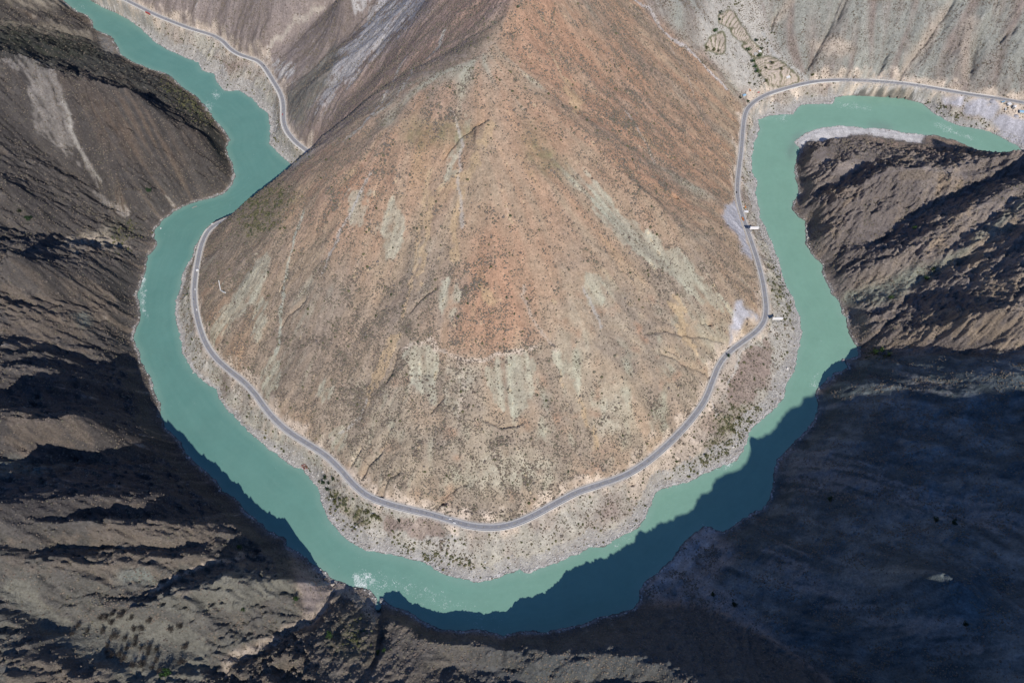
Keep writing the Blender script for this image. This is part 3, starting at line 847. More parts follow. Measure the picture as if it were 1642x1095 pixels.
c = mix(c, c3(.10, .108, .108), np.clip(sstep(640, 860, U) * (.85 + .3 * N2), 0, 1))  # cool dark shade painted over the brown towards the right
c = mix(c, c3(.36, .32, .275), crisp(region([arr('540,938 576,944 600,952 607,975 607,1005 588,992 568,965 548,955')], 4, 1)) * .85)
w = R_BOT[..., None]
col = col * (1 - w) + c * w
# right mountain
c = mix(np.broadcast_to(c3(.265, .225, .195), col.shape), c3(.19, .163, .148), np.clip(.5 + .5 * S2 + .7 * N1, 0, 1))
c = mix(c, c3(.31, .235, .165), np.clip(S1 * .35 + N2 * .8 + .25 * S3 - .35, 0, .8))
tn = region([arr("1642,320 1600,350 1540,400 1500,430 1642,440 1642,500 1520,520 1642,350"), arr("1642,262 1600,300 1540,350 1490,410 1470,425 1500,370 1570,300"), arr("1400,560 1500,500 1642,450 1642,555 1500,556")], 10, 1.5)
c = mix(c, c3(.33, .26, .19), crisp(tn * .8, .5) * .7)
sg = region([arr("1347,485 1352,470 1400,455 1460,432 1510,418 1550,395 1560,400 1510,430 1475,455 1440,478 1400,490 1370,488"), arr("1600,350 1642,318 1642,330 1600,362 1560,395 1550,392")], 4, .7)
c = mix(c, c3(.25, .255, .205), np.clip(sg, 0, 1))
pit = region([arr("1440,276 1462,272 1492,276 1497,284 1480,292 1450,292 1437,284")], 2, .3)
c = mix(c, c3(.22, .18, .145), pit)
flat = region([arr("1385,216 1430,214 1480,222 1530,222 1590,248 1545,256 1480,246 1430,236 1390,226")], 3, .5)
c = mix(c, mix(np.broadcast_to(c3(.20, .165, .14), col.shape), c3(.33, .24, .19), np.clip(.3 + N3 * 2, 0, 1)), flat)
w = R_RIGHT[..., None]
col = col * (1 - w) + c * w
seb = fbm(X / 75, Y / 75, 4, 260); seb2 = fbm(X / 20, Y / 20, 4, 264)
c = mix(np.broadcast_to(c3(.088, .108, .112), col.shape), c3(.18, .205, .205), np.clip(.32 + .14 * S2 + 1.3 * seb + .08 * S1 + .9 * seb2, 0, 1))  # rock colour carries the blue of the shade
c = mix(c, c3(.235, .235, .225), crisp(region([arr("1250,735 1330,725 1420,765 1520,795 1642,825 1642,850 1520,835 1420,805 1330,785 1270,770"), arr("1200,880 1290,890 1350,940 1420,990 1500,1030 1440,1020 1340,970 1240,920"),
                                                 arr("1420,600 1520,610 1600,640 1500,640"), arr("1440,980 1540,1000 1600,1060 1500,1050")], 12, 1.5) * .8 + .12 * S1) * .7)
fan = region([arr("1030,952 1060,915 1100,900 1130,925 1170,955 1230,1010 1340,1095 1285,1100 1200,1045 1130,1003 1080,978 1040,968"), arr("1130,850 1165,862 1180,890 1150,930 1120,910")], 6, 1)
c = mix(c, c3(.30, .27, .245), np.clip(fan * .85, 0, 1))
c = mix(c, c3(.33, .325, .315) * (1 + .35 * N3[..., None]), np.clip(region([arr("1025,950 1040,925 1096,868 1127,840 1160,853 1135,878 1110,905 1060,945")], 4, .8), 0, 1))
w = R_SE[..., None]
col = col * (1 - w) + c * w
# strips between road and river, gravel, wet rim
inner_side = (Din < Dout) & (sd > 0)
bank = region([np.r_[INNER[34:136], ROAD[i0:103][::-1, :2]], np.r_[INNER[3:28], ROAD[2:24][::-1, :2]]], 3, .2)
bk = mix(np.broadcast_to(c3(.44, .41, .345), col.shape), c3(.31, .25, .215), np.clip(.25 + N1 * .9 + N2 * .9, 0, 1))
bk = mix(bk, c3(.40, .31, .24), np.clip(region([arr("1040,740 1090,700 1140,650 1165,640 1130,720 1060,770 1040,790 1010,770"), arr("1190,560 1195,552 1200,600 1180,640 1160,640")], 8, 1) * .8, 0, 1))
bk = mix(bk, c3(.29, .225, .19), crisp(region([arr("1172,602 1190,572 1222,546 1240,560 1226,620 1190,655 1165,650"), arr("700,838 610,826 620,850 700,868 720,855")], 5, 1)) * .85)
bk = mix(bk, c3(.20, .19, .10), np.clip(region([arr("1150,663 1170,655 1240,650 1235,665 1205,690 1180,712 1150,735 1110,755 1075,765 1075,757 1120,735 1150,705"), arr("520,760 540,790 600,820 610,850 560,830 520,790"), arr("1255,450 1275,500 1265,520 1240,450 1235,410")], 6, 1) * .5 * (1 + 1.5 * N3), 0, .8))
bk = mix(bk, c3(.50, .42, .34), crisp(region([arr('1000,777 1040,750 1075,722 1100,698 1120,678 1137,700 1110,735 1060,768 1044,790 1036,812 1010,800'), arr('1150,600 1165,575 1178,566 1182,590 1165,625 1150,650 1140,640')], 4, .8)) * .85)
bk = mix(bk, c3(.46, .435, .385), crisp(region([arr('1236,525 1258,465 1278,500 1284,560 1262,622 1245,652 1225,672 1236,620 1243,570'), arr('660,862 740,860 760,900 700,905 650,880'), arr('540,830 600,850 680,885 640,885 560,860'), arr('288,500 305,500 318,560 345,590 330,600 300,570')], 5, .8)) * .8)
w = np.clip(bank, 0, 1)[..., None]
col = col * (1 - w) + bk * w
gw = np.where(Din < Dout, 21 + 10 * N2 + 14 * region([arr("1050,790 1100,740 1230,640 1270,560 1290,560 1240,680 1100,790"), arr("500,760 560,860 600,900 540,870 490,790"), arr("280,60 420,150 440,170 330,130")], 14, 1), 3.5 + 7 * N2)
gw = gw * (1 - .6 * sstep(470, 380, U) * sstep(250, 350, V))
grav = sstep(1.1, .8, sd / np.maximum(gw, 3)) * (sd > 0)
gcol = mix(np.broadcast_to(GRAVEL, col.shape), c3(.30, .28, .255), np.clip(.4 + 1.2 * N3, 0, 1))
out_dim = np.where(Din < Dout, 1.0, .5)
col = mix(col, np.zeros(3, np.float32), grav * .85) + gcol * (grav * .85 * out_dim)[..., None]
rim = sstep(4.6, 2.8, sd + N3 * 3) * (sd > .8) * np.where(Din < Dout, 1, np.clip(.45 + 1.3 * N2, 0, 1))
col = mix(col, np.zeros(3, np.float32), rim * .7) + WHITE * .95 * (rim * .7 * np.where(Din < Dout, 1, .75))[..., None]
col = mix(col, c3(.10, .10, .09), sstep(1.1, .5, sd) * .8)
col = mix(col, WHITE * (1.0 + .06 * N3[..., None]), sbar * (sd > .5))
# spoil slopes and slides of crushed stone
spoil = region([arr("1546,166 1560,159 1600,161 1606,169 1596,186 1585,191 1560,184 1545,179"), arr("1592,191 1612,183 1650,190 1650,240 1620,227 1600,212"), arr("1508,154 1546,157 1541,171 1514,166"),
                arr("1158,346 1164,330 1178,322 1184,322 1192,350 1202,384 1210,415 1204,418 1190,402 1182,378 1166,362"),
                arr("1172,524 1177,504 1181,484 1190,478 1196,492 1208,500 1222,508 1212,512 1200,505 1186,524 1174,560 1170,548")], 2.2, .5)
col = mix(col, LILAC * (1.05 + .07 * S1[..., None]), np.clip(spoil * 1.1, 0, 1))
col = mix(col, CREAM, np.clip(region([arr("1578,208 1588,200 1604,206 1600,214 1582,212"), arr("1598,160 1650,168 1650,192 1625,188 1606,180"), arr("1128,648 1142,640 1146,655 1120,680 1112,678")], 2, .5), 0, 1))
# cut banks beside the road
cutn = fbm(X / 24, Y / 24, 3, 180)
cut = sstep(20 + 5, 8, DR + 3 - cutn * 22 + 5 * (1 - UPHILL)) * sstep(2, 4, DR)
col = mix(col, CREAM * (1 + .15 * N3[..., None]), np.clip(cut * .85, 0, 1))
col = mix(col, c3(.43, .40, .36), sstep(8.5, 5.5, DR) * .8)
for w_m, cc, al, l in [(2.6, SAGE * 1.1, .9, arr("484,335 478,370 466,410 458,450 450,500 446,545 441,570")), (2.0, PALE, .75, arr("592,280 580,305 566,331 556,355 543,380 530,405 515,440")),
                       (3.0, OCHRE * 1.15, .85, arr("692,270 689,283 679,331 671,372 666,423 655,470 648,510")), (2.0, PALE, .8, arr("583,655 590,640 578,668 562,684 545,690")),
                       (2.2, PALE, .8, arr("650,95 643,105 630,133 612,165 597,184 585,200")), (2.4, c3(.46, .42, .35), .85, arr("662,110 658,120 645,143 628,160 610,176 580,205 553,225")),
                       (3.6, c3(.47, .44, .38), .9, arr("712,50 706,62 700,80 690,92")), (2.4, c3(.45, .40, .34), .8, arr("520,10 490,25 461,46 445,60 436,74 430,92")),
                       (2.0, OCHRE * 1.2, .8, arr("880,80 889,97 899,120 915,140 938,164")), (4.0, c3(.50, .46, .43), .9, arr("1000,-10 1042,15 1060,43 1080,62 1101,77 1122,100 1150,128 1165,142")),
                       (2.0, c3(.46, .43, .37), .8, arr("1180,40 1175,69 1175,93 1192,105 1202,112 1207,124 1215,129 1230,140")), (3.8, c3(.40, .39, .36), .9, arr("1222,50 1230,65 1240,87 1253,97 1271,109 1290,123 1304,133")),
                       (2.0, PALE, .8, arr("1204,550 1188,565 1181,586 1170,610 1165,624")), (1.8, WHITE, .8, arr("1184,288 1195,298 1209,308")), (2.2, WHITE, .7, arr("1140,643 1145,655 1148,668")),
                       (2.6, CREAM * .8, .85, arr("384,884 360,897 332,907 295,922 260,937 240,950")), (7.0, CREAM * .75, .8, arr("540,945 530,958 510,978 492,998 462,1011 424,1032 379,1052 365,1075")),
                       (1.6, CREAM * .7, .7, arr("1045,15 1100,120 1130,200")), (2.4, PALE, .6, arr("1005,180 1020,205 1030,225 1050,260")), (2.0, PALE, .6, arr("725,180 740,230 735,300 742,360")),
                       (2.0, PALE, .7, arr("935,460 948,480 955,500 965,520")), (2.0, CREAM * .8, .7, arr("840,455 838,470 848,490 870,540 890,565")), (2.6, CREAM * .92, .9, arr("650,560 660,550 693,544 697,562 728,567 745,580 775,577 800,570 830,566 860,560")), (2.4, CREAM * .8, .6, arr("735,582 742,600 738,650 735,690")), (3.0, c3(.40, .37, .31), .7, arr("787,860 790,880 786,905 792,918")),
                       (3.5, PALE * .85, .75, arr("100,160 112,195 125,230 142,262 160,288")), (3.0, c3(.35, .30, .25), .8, arr("110,384 140,381 170,386 200,393 206,397"))]:
    w_ = hit(*resample(l, 5).T, grid=base)
    sg_ = (X > w_[:, 0].min() - 14) & (X < w_[:, 0].max() + 14) & (Y > w_[:, 1].min() - 14) & (Y < w_[:, 1].max() + 14)
    dd_, _, _ = seg_dist(X[sg_] + 6 * wx[sg_], Y[sg_] + 6 * wy[sg_], w_)
    k_ = al * sstep(w_m * 1.5, w_m * .5, dd_ + 2.2 * N4[sg_] + 2.0 * N3[sg_])
    col[sg_] = col[sg_] * (1 - k_[:, None]) + cc * k_[:, None]
# fields
col = mix(col, c3(.115, .115, .06), np.clip(sstep(.08, .35, R_FIELD) * (1.3 + 1.5 * N3), 0, .9))
col = mix(col, c3(.50, .42, .35) * (1 + .1 * N2[..., None]), sstep(.45, .7, R_FIELD) * .95)
col = mix(col, c3(.12, .125, .06), np.clip(RISER * (.9 + 1.2 * N3), 0, .92))
# ribs slightly lighter, gully bottoms slightly darker
gul = np.clip(GU, -2, 2)
col *= (1 + .07 * gul - .0 * S1)[..., None]
col *= (1 + .10 * N4 + .10 * N3 + .05 * S1)[..., None]
col = np.clip(col, .015, .75)
print('colour', round(time.time() - T0, 1))


# ------------------------------------------------------------------ materials
def mat(name, rgb=None, rough=.9, spec=.2, metal=0.0, var=.12, scale=2.0, bump=0.0):
    m = bpy.data.materials.new(name); m.use_nodes = True
    nt = m.node_tree; b = nt.nodes['Principled BSDF']
    b.inputs['Roughness'].default_value = rough
    b.inputs['Specular IOR Level'].default_value = spec
    b.inputs['Metallic'].default_value = metal
    if rgb is not None:
        tc = nt.nodes.new('ShaderNodeTexCoord'); nz = nt.nodes.new('ShaderNodeTexNoise')
        nz.inputs['Scale'].default_value = scale; nz.inputs['Detail'].default_value = 4
        nt.links.new(tc.outputs['Object'], nz.inputs['Vector'])
        r = nt.nodes.new('ShaderNodeValToRGB')
        r.color_ramp.elements[0].position = .3; r.color_ramp.elements[1].position = .7
        r.color_ramp.elements[0].color = tuple(v * (1 - var) for v in rgb) + (1,)
        r.color_ramp.elements[1].color = tuple(min(1, v * (1 + var)) for v in rgb) + (1,)
        nt.links.new(nz.outputs['Fac'], r.inputs[0]); nt.links.new(r.outputs[0], b.inputs['Base Color'])
        if bump:
            bp = nt.nodes.new('ShaderNodeBump'); bp.inputs['Distance'].default_value = bump
            nt.links.new(nz.outputs['Fac'], bp.inputs['Height']); nt.links.new(bp.outputs[0], b.inputs['Normal'])
    return m


def ground_mat():
    m = bpy.data.materials.new('bare_ground'); m.use_nodes = True
    nt = m.node_tree; b = nt.nodes['Principled BSDF']
    b.inputs['Roughness'].default_value = .95; b.inputs['Specular IOR Level'].default_value = .08
    at = nt.nodes.new('ShaderNodeAttribute'); at.attribute_name = 'ground'
    ro = nt.nodes.new('ShaderNodeAttribute'); ro.attribute_name = 'rocky'
    tc = nt.nodes.new('ShaderNodeTexCoord')
    def noise(sc, det, rough=.6):
        n = nt.nodes.new('ShaderNodeTexNoise'); n.inputs['Scale'].default_value = sc; n.inputs['Detail'].default_value = det
        n.inputs['Roughness'].default_value = rough; nt.links.new(tc.outputs['Object'], n.inputs['Vector']); return n
    n1 = noise(.35, 6, .7); n2 = noise(.09, 5)
    ma = nt.nodes.new('ShaderNodeMapRange'); ma.inputs['From Min'].default_value = .3; ma.inputs['From Max'].default_value = .7
    ma.inputs['To Min'].default_value = .66; ma.inputs['To Max'].default_value = 1.30
    nt.links.new(n1.outputs['Fac'], ma.inputs['Value'])
    mb = nt.nodes.new('ShaderNodeMapRange'); mb.inputs['From Min'].default_value = .3; mb.inputs['From Max'].default_value = .7
    mb.inputs['To Min'].default_value = .86; mb.inputs['To Max'].default_value = 1.14
    nt.links.new(n2.outputs['Fac'], mb.inputs['Value'])
    mu = nt.nodes.new('ShaderNodeMath'); mu.operation = 'MULTIPLY'
    nt.links.new(ma.outputs[0], mu.inputs[0]); nt.links.new(mb.outputs[0], mu.inputs[1])
    vm = nt.nodes.new('ShaderNodeVectorMath'); vm.operation = 'SCALE'
    nt.links.new(at.outputs['Color'], vm.inputs[0]); nt.links.new(mu.outputs[0], vm.inputs['Scale'])
    nt.links.new(vm.outputs[0], b.inputs['Base Color'])
    bp = nt.nodes.new('ShaderNodeBump'); bp.inputs['Strength'].default_value = 1.0
    dm = nt.nodes.new('ShaderNodeMath'); dm.operation = 'MULTIPLY_ADD'; dm.inputs[1].default_value = 3.4; dm.inputs[2].default_value = .7
    nt.links.new(ro.outputs['Fac'], dm.inputs[0]); nt.links.new(dm.outputs[0], bp.inputs['Distance'])
    nt.links.new(n1.outputs['Fac'], bp.inputs['Height']); nt.links.new(bp.outputs[0], b.inputs['Normal'])
    return m


M_GROUND = ground_mat()
rocky = np.clip(rug, 0, 1) * sstep(.2, .6, np.hypot(np.gradient(Zf, AX, axis=1), np.gradient(Zf, AY, axis=0)))

# ------------------------------------------------------------------ the terrain, one mesh per hill
faces = np.arange(NX * NY).reshape(NY, NX)
F = np.stack([faces[:-1, :-1], faces[:-1, 1:], faces[1:, 1:], faces[1:, :-1]], -1).reshape(-1, 4)
fc = lambda a: a[:-1, :-1].ravel()
lab = np.zeros(X.shape, np.int8)
lab[:] = 5
inb = fc(sd) > -7                        # leave out only the deep river bed
R_all = np.stack([R_SPUR, R_NORTH, R_LEFT, R_BOT, R_RIGHT, R_SE], -1)
lab = R_all.argmax(-1).astype(np.int8)
lab[(U < -250) & (lab == 1) & (V > 0)] = 2
bankm = (bank > .5)
lab[bankm & (lab <= 1)] = 6
lab[(sbar > .5)] = 7
fl = fc(lab)
co = np.stack([X, Y, Zf], -1).reshape(-1, 3).astype(np.float32)
gn = np.stack([-np.gradient(Zf, AX, axis=1), -np.gradient(Zf, AY, axis=0), np.ones_like(Zf)], -1)
gn /= np.linalg.norm(gn, axis=-1, keepdims=True)
gn = gn.reshape(-1, 3).astype(np.float32)
colf = col.reshape(-1, 3); rockf = rocky.reshape(-1).astype(np.float32)


def sub_mesh(name, f, cof, mtl, attrs, smooth=True, normals=None):
    u, inv = np.unique(f.ravel(), return_inverse=True)
    me = bpy.data.meshes.new(name)
    me.vertices.add(len(u)); me.vertices.foreach_set('co', cof[u].ravel())
    me.loops.add(f.size); me.loops.foreach_set('vertex_index', inv.astype(np.int32).ravel())
    me.polygons.add(len(f)); me.polygons.foreach_set('loop_start', (np.arange(len(f)) * 4).astype(np.int32))
    me.polygons.foreach_set('use_smooth', np.full(len(f), smooth))
    me.materials.append(mtl)
    for nm, a in attrs.items():
        if a.ndim == 2:
            at = me.attributes.new(nm, 'FLOAT_COLOR', 'POINT')
            at.data.foreach_set('color', np.c_[a[u], np.ones(len(u), np.float32)].astype(np.float32).ravel())
        else:
            at = me.attributes.new(nm, 'FLOAT', 'POINT'); at.data.foreach_set('value', a[u].astype(np.float32))
    me.update()
    if normals is not None:
        me.normals_split_custom_set_from_vertices(normals[u])
    o = bpy.data.objects.new(name, me); C.objects.link(o)
    return o


for k, nm in enumerate(['spur_hill', 'north_hillside', 'west_mountain', 'south_hill', 'east_mountain', 'shaded_mountain', 'river_bank', 'gravel_bar']):
    sel = (fl == k) & inb
    if sel.any():
        o = sub_mesh(nm, F[sel], co, M_GROUND, {'ground': colf, 'rocky': rockf}, True, gn)
        o['kind'] = 'structure'
print('terrain', round(time.time() - T0, 1))

# ------------------------------------------------------------------ river
foam = region([arr("562,930 566,918 585,915 600,928 592,942 575,940")], 5, 1.0) * 1.1 + \
    region([arr("560,915 640,925 760,975 820,990 800,1010 740,985 640,950 590,945")], 10, .5) * .58 + \
    region([arr("340,145 350,143 352,158 343,160"), arr("328,160 345,168 342,178 330,172"), arr("126,6 140,8 138,16 124,14"), arr("1500,195 1550,215 1580,228 1560,226 1520,212 1495,200"),
            arr("1305,600 1312,598 1310,620 1300,622"), arr("1340,165 1400,172 1400,178 1345,172"), arr("1222,190 1270,185 1262,194"), arr("222,440 234,440 238,520 226,500"), arr("242,600 252,625 248,628"),
            arr("1150,752 1160,745 1180,738 1168,752"), arr("975,880 1010,862 1020,860 985,880")], 3, .4) * .85
shal = sstep(0, -7, sd)                              # shallow rim reads lighter over the bar
flowx = on_fine(lic(9.0, 3, 190)) if False else fbm(X / 60, Y / 60, 3, 191)
sheen_w = sstep(-500, 450, X + .25 * (900 - Y))
wc = np.zeros(X.shape + (3,), np.float32)
wc[:] = c3(.115, .262, .225)
wc = mix(wc, c3(.20, .365, .275), sheen_w)  # lighter to the right: sky reflection put into the water colour
cross = np.where(ALONG > 0, Din - np.minimum(Dout, 90), 0) + 6 * fbm(X / 50, Y / 50, 3, 193)
stk = fbm(cross / 13, ALONG / 150, 4, 194) + .6 * fbm(cross / 5, ALONG / 70, 3, 195)
eddy = fbm(X / 22, Y / 22, 4, 196)
wc *= (1 + .05 * flowx + .018 * stk + .04 * eddy + .03 * fbm(X / 7, Y / 7, 2, 199))[..., None]
wc = mix(wc, c3(.27, .40, .33), np.clip(.10 + sstep(14, 1, DS) * .25 + .04 * stk + .05 * N2, 0, .5))
foam = np.clip(foam + .22 * sstep(5, 1, DS + 3 * N3) + .25 * np.clip(fbm(X / 80, Y / 80, 3, 233) * 2 - .35, 0, 1) * np.clip(stk + .3, 0, 1), 0, 1) * (.75 + .5 * fbm(X / 12, Y / 12, 3, 198))
dark_bar = region([arr("1262,240 1280,214 1290,212 1276,232 1270,260"), arr("1385,200 1420,200 1440,206 1420,209 1390,206")], 5, .5)
wc = mix(wc, c3(.17, .22, .20), dark_bar * .7)
rsel = fc(sd) < 7
rco = co.copy(); rco[:, 2] = 0
mw = bpy.data.materials.new('silty_water'); mw.use_nodes = True
nt = mw.node_tree; b = nt.nodes['Principled BSDF']
b.inputs['Roughness'].default_value = .16; b.inputs['IOR'].default_value = 1.33
a1 = nt.nodes.new('ShaderNodeAttribute'); a1.attribute_name = 'silt_sheen'
a2 = nt.nodes.new('ShaderNodeAttribute'); a2.attribute_name = 'foam'
tc = nt.nodes.new('ShaderNodeTexCoord')
mp = nt.nodes.new('ShaderNodeMapping'); nt.links.new(tc.outputs['Object'], mp.inputs[0])
n1 = nt.nodes.new('ShaderNodeTexNoise'); n1.inputs['Scale'].default_value = .35; n1.inputs['Detail'].default_value = 6; n1.inputs['Distortion'].default_value = .6
n2 = nt.nodes.new('ShaderNodeTexNoise'); n2.inputs['Scale'].default_value = .22; n2.inputs['Detail'].default_value = 7; n2.inputs['Distortion'].default_value = 2.2; n2.inputs['Roughness'].default_value = .62
for n in (n1, n2):
    nt.links.new(mp.outputs[0], n.inputs['Vector'])
ad = nt.nodes.new('ShaderNodeMath'); ad.operation = 'ADD'
nt.links.new(n2.outputs['Fac'], ad.inputs[0])
sc_ = nt.nodes.new('ShaderNodeMath'); sc_.operation = 'MULTIPLY'; sc_.inputs[1].default_value = .34
nt.links.new(a2.outputs['Fac'], sc_.inputs[0]); nt.links.new(sc_.outputs[0], ad.inputs[1])
mr = nt.nodes.new('ShaderNodeMapRange'); mr.inputs['From Min'].default_value = .67; mr.inputs['From Max'].default_value = .84
nt.links.new(ad.outputs[0], mr.inputs['Value'])
mxn = nt.nodes.new('ShaderNodeMix'); mxn.data_type = 'RGBA'
nt.links.new(mr.outputs[0], mxn.inputs[0]); nt.links.new(a1.outputs['Color'], mxn.inputs[6]); mxn.inputs[7].default_value = (.72, .78, .74, 1)
nt.links.new(mxn.outputs[2], b.inputs['Base Color'])
bp = nt.nodes.new('ShaderNodeBump'); bp.inputs['Strength'].default_value = .35; bp.inputs['Distance'].default_value = .35
nt.links.new(n1.outputs['Fac'], bp.inputs['Height']); nt.links.new(bp.outputs[0], b.inputs['Normal'])
o = sub_mesh('river', F[rsel], rco, mw, {'silt_sheen': wc.reshape(-1, 3), 'foam': foam.reshape(-1)}, True)
o['kind'] = 'structure'
print('river', round(time.time() - T0, 1))


def ground_z(x, y):
    x = np.asarray(x, float); y = np.asarray(y, float)
    ix = np.clip(np.searchsorted(AX, x) - 1, 0, NX - 2); iy = np.clip(np.searchsorted(AY, y) - 1, 0, NY - 2)
    fx = (x - AX[ix]) / (AX[ix + 1] - AX[ix]); fy = (y - AY[iy]) / (AY[iy + 1] - AY[iy])
    return (Zf[iy, ix] * (1 - fx) + Zf[iy, ix + 1] * fx) * (1 - fy) + (Zf[iy + 1, ix] * (1 - fx) + Zf[iy + 1, ix + 1] * fx) * fy


def spot(px, py):
    """the place on the finished ground that the photograph shows at a pixel"""
    d = ray(px, py); t = 300.0
    while t < 4000:
        if CAM_H + d[2] * t <= ground_z(d[0] * t, d[1] * t):
            break
        t += 2.0
    for k in range(8):
        s = 2.0 / 2 ** (k + 1)
        q = t - s
        if CAM_H + d[2] * q <= ground_z(d[0] * q, d[1] * q):
            t = q
    x, y = d[0] * t, d[1] * t
    return float(x), float(y), float(ground_z(x, y))


# ------------------------------------------------------------------ road
M_ASPH = mat('worn_asphalt', (.265, .262, .27), .9, .15, 0, .12, .15)
M_CONC = mat('pale_concrete', (.50, .475, .43), .9, .15, 0, .14, .4)
M_WHITEP = mat('white_paint', (.78, .77, .75), .6, .3, 0, .05, 1)
rp = road_w[(road_w[:, 0] > -1500) & (road_w[:, 0] < 1700)]
tn_ = np.gradient(rp[:, :2], axis=0); tn_ /= np.linalg.norm(tn_, axis=1)[:, None]
nn = np.c_[-tn_[:, 1], tn_[:, 0]]


def strip(name, o0, o1, z, mtl, thick=None, s0=0, s1=None, parent=None, dash=None):
    r = rp[s0:s1]; n_ = nn[s0:s1]
    if thick is None:
        A = np.c_[r[:, :2] + n_ * o0, r[:, 2] + z]; B = np.c_[r[:, :2] + n_ * o1, r[:, 2] + z]
        n = len(r); v = np.r_[A, B]
        fs = [(i, i + n, i + n + 1, i + 1) for i in range(n - 1) if dash is None or (i % dash[1]) < dash[0]]
        if o1 > o0:
            fs = [f[::-1] for f in fs]
    else:
        n = len(r)
        A = np.c_[r[:, :2] + n_ * o0, r[:, 2] + z]; B = np.c_[r[:, :2] + n_ * o1, r[:, 2] + z]
        A2 = A + [0, 0, thick]; B2 = B + [0, 0, thick]
        v = np.r_[A, B, B2, A2]
        fs = []
        for i in range(n - 1):
            for a, b in ((0, 1), (1, 2), (2, 3), (3, 0)):
                fs.append((a * n + i, b * n + i, b * n + i + 1, a * n + i + 1))
        fs += [(0, n, 2 * n, 3 * n), (n - 1, 4 * n - 1, 3 * n - 1, 2 * n - 1)]
    me = bpy.data.meshes.new(name); me.from_pydata(v.tolist(), [], fs); me.materials.append(mtl)
    o = bpy.data.objects.new(name, me); C.objects.link(o)
    if parent:
        o.parent = parent
    return o


rd = strip('road', -3.9, 3.9, 0.0, M_ASPH); rd['kind'] = 'structure'
for s in (-1, 1):
    o = strip('road_shoulder', s * 3.9, s * 5.4, .05, M_CONC); o['kind'] = 'structure'
    o = strip('edge_line', s * 3.45, s * 3.7, .006, M_WHITEP); o['kind'] = 'structure'
o = strip('centre_line', -.09, .09, .006, mat('yellow_paint', (.62, .5, .16), .6, .3, 0, .08, 1), dash=(1, 3)); o['kind'] = 'structure'
# ------------------------------------------------------------------ scrub, boulders: what nobody could count
def scatter(name, dens, n, smin, smax, rgbs, flat=.75, seed=1, rough_mat=None, subdiv=1, sizepow=2.0, sizemap=None, lump=.35):
    r = np.random.default_rng(seed)
    area = np.outer(np.gradient(AY), np.gradient(AX))
    p = (dens * area).ravel(); cs = np.cumsum(p); tot = cs[-1]
    k = np.searchsorted(cs, r.random(n) * tot)
    k = np.clip(k, 0, len(p) - 1)
    iy, ix = np.unravel_index(k, X.shape)
    x = AX[ix] + (r.random(n) - .5) * np.gradient(AX)[ix]; y = AY[iy] + (r.random(n) - .5) * np.gradient(AY)[iy]
    z = ground_z(x, y)
    s = smin + (smax - smin) * r.random(n) ** sizepow
    if sizemap is not None:
        s = s * sizemap.ravel()[k]
    me = bpy.data.meshes.new(name)
    me.vertices.add(n); me.vertices.foreach_set('co', np.stack([x, y, z + s * .12], -1).astype(np.float32).ravel())
    at = me.attributes.new('size', 'FLOAT', 'POINT'); at.data.foreach_set('value', s.astype(np.float32))
    me.update()
    o = bpy.data.objects.new(name, me); C.objects.link(o); o['kind'] = 'stuff'
    ng = bpy.data.node_groups.new(name + '_nodes', 'GeometryNodeTree')
    ng.interface.new_socket('Geometry', in_out='INPUT', socket_type='NodeSocketGeometry')
    ng.interface.new_socket('Geometry', in_out='OUTPUT', socket_type='NodeSocketGeometry')
    N = ng.nodes; L = ng.links
    gi = N.new('NodeGroupInput'); go = N.new('NodeGroupOutput')
    iop = N.new('GeometryNodeInstanceOnPoints')
    ico = N.new('GeometryNodeMeshIcoSphere'); ico.inputs['Radius'].default_value = 1.0; ico.inputs['Subdivisions'].default_value = subdiv + 1
    sp = N.new('GeometryNodeSetPosition')
    nz = N.new('ShaderNodeTexNoise'); nz.inputs['Scale'].default_value = 1.9; nz.inputs['Detail'].default_value = 3
    sb = N.new('ShaderNodeVectorMath'); sb.operation = 'SUBTRACT'; sb.inputs[1].default_value = (.5, .5, .5)
    scl = N.new('ShaderNodeVectorMath'); scl.operation = 'SCALE'; scl.inputs['Scale'].default_value = lump * 6
    L.new(nz.outputs['Color'], sb.inputs[0]); L.new(sb.outputs[0], scl.inputs[0]); L.new(scl.outputs[0], sp.inputs['Offset'])
    sm = N.new('GeometryNodeSetMaterial'); sm.inputs['Material'].default_value = rough_mat
    L.new(ico.outputs['Mesh'], sp.inputs['Geometry']); L.new(sp.outputs[0], sm.inputs[0]); L.new(sm.outputs[0], iop.inputs['Instance'])
    L.new(gi.outputs[0], iop.inputs['Points'])
    na = N.new('GeometryNodeInputNamedAttribute'); na.data_type = 'FLOAT'; na.inputs['Name'].default_value = 'size'
    rv = N.new('FunctionNodeRandomValue'); rv.data_type = 'FLOAT_VECTOR'
    rv.inputs[0].default_value = (.75, .75, flat * .8); rv.inputs[1].default_value = (1.3, 1.3, flat * 1.2)
    mu = N.new('ShaderNodeVectorMath'); mu.operation = 'SCALE'
    L.new(rv.outputs[0], mu.inputs[0]); L.new(na.outputs[0], mu.inputs['Scale']); L.new(mu.outputs[0], iop.inputs['Scale'])
    rr = N.new('FunctionNodeRandomValue'); rr.data_type = 'FLOAT_VECTOR'; rr.inputs[0].default_value = (-.3, -.3, 0); rr.inputs[1].default_value = (.3, .3, 6.28)
    L.new(rr.outputs[0], iop.inputs['Rotation'])
    L.new(iop.outputs[0], go.inputs[0])
    md = o.modifiers.new('scatter', 'NODES'); md.node_group = ng
    return o


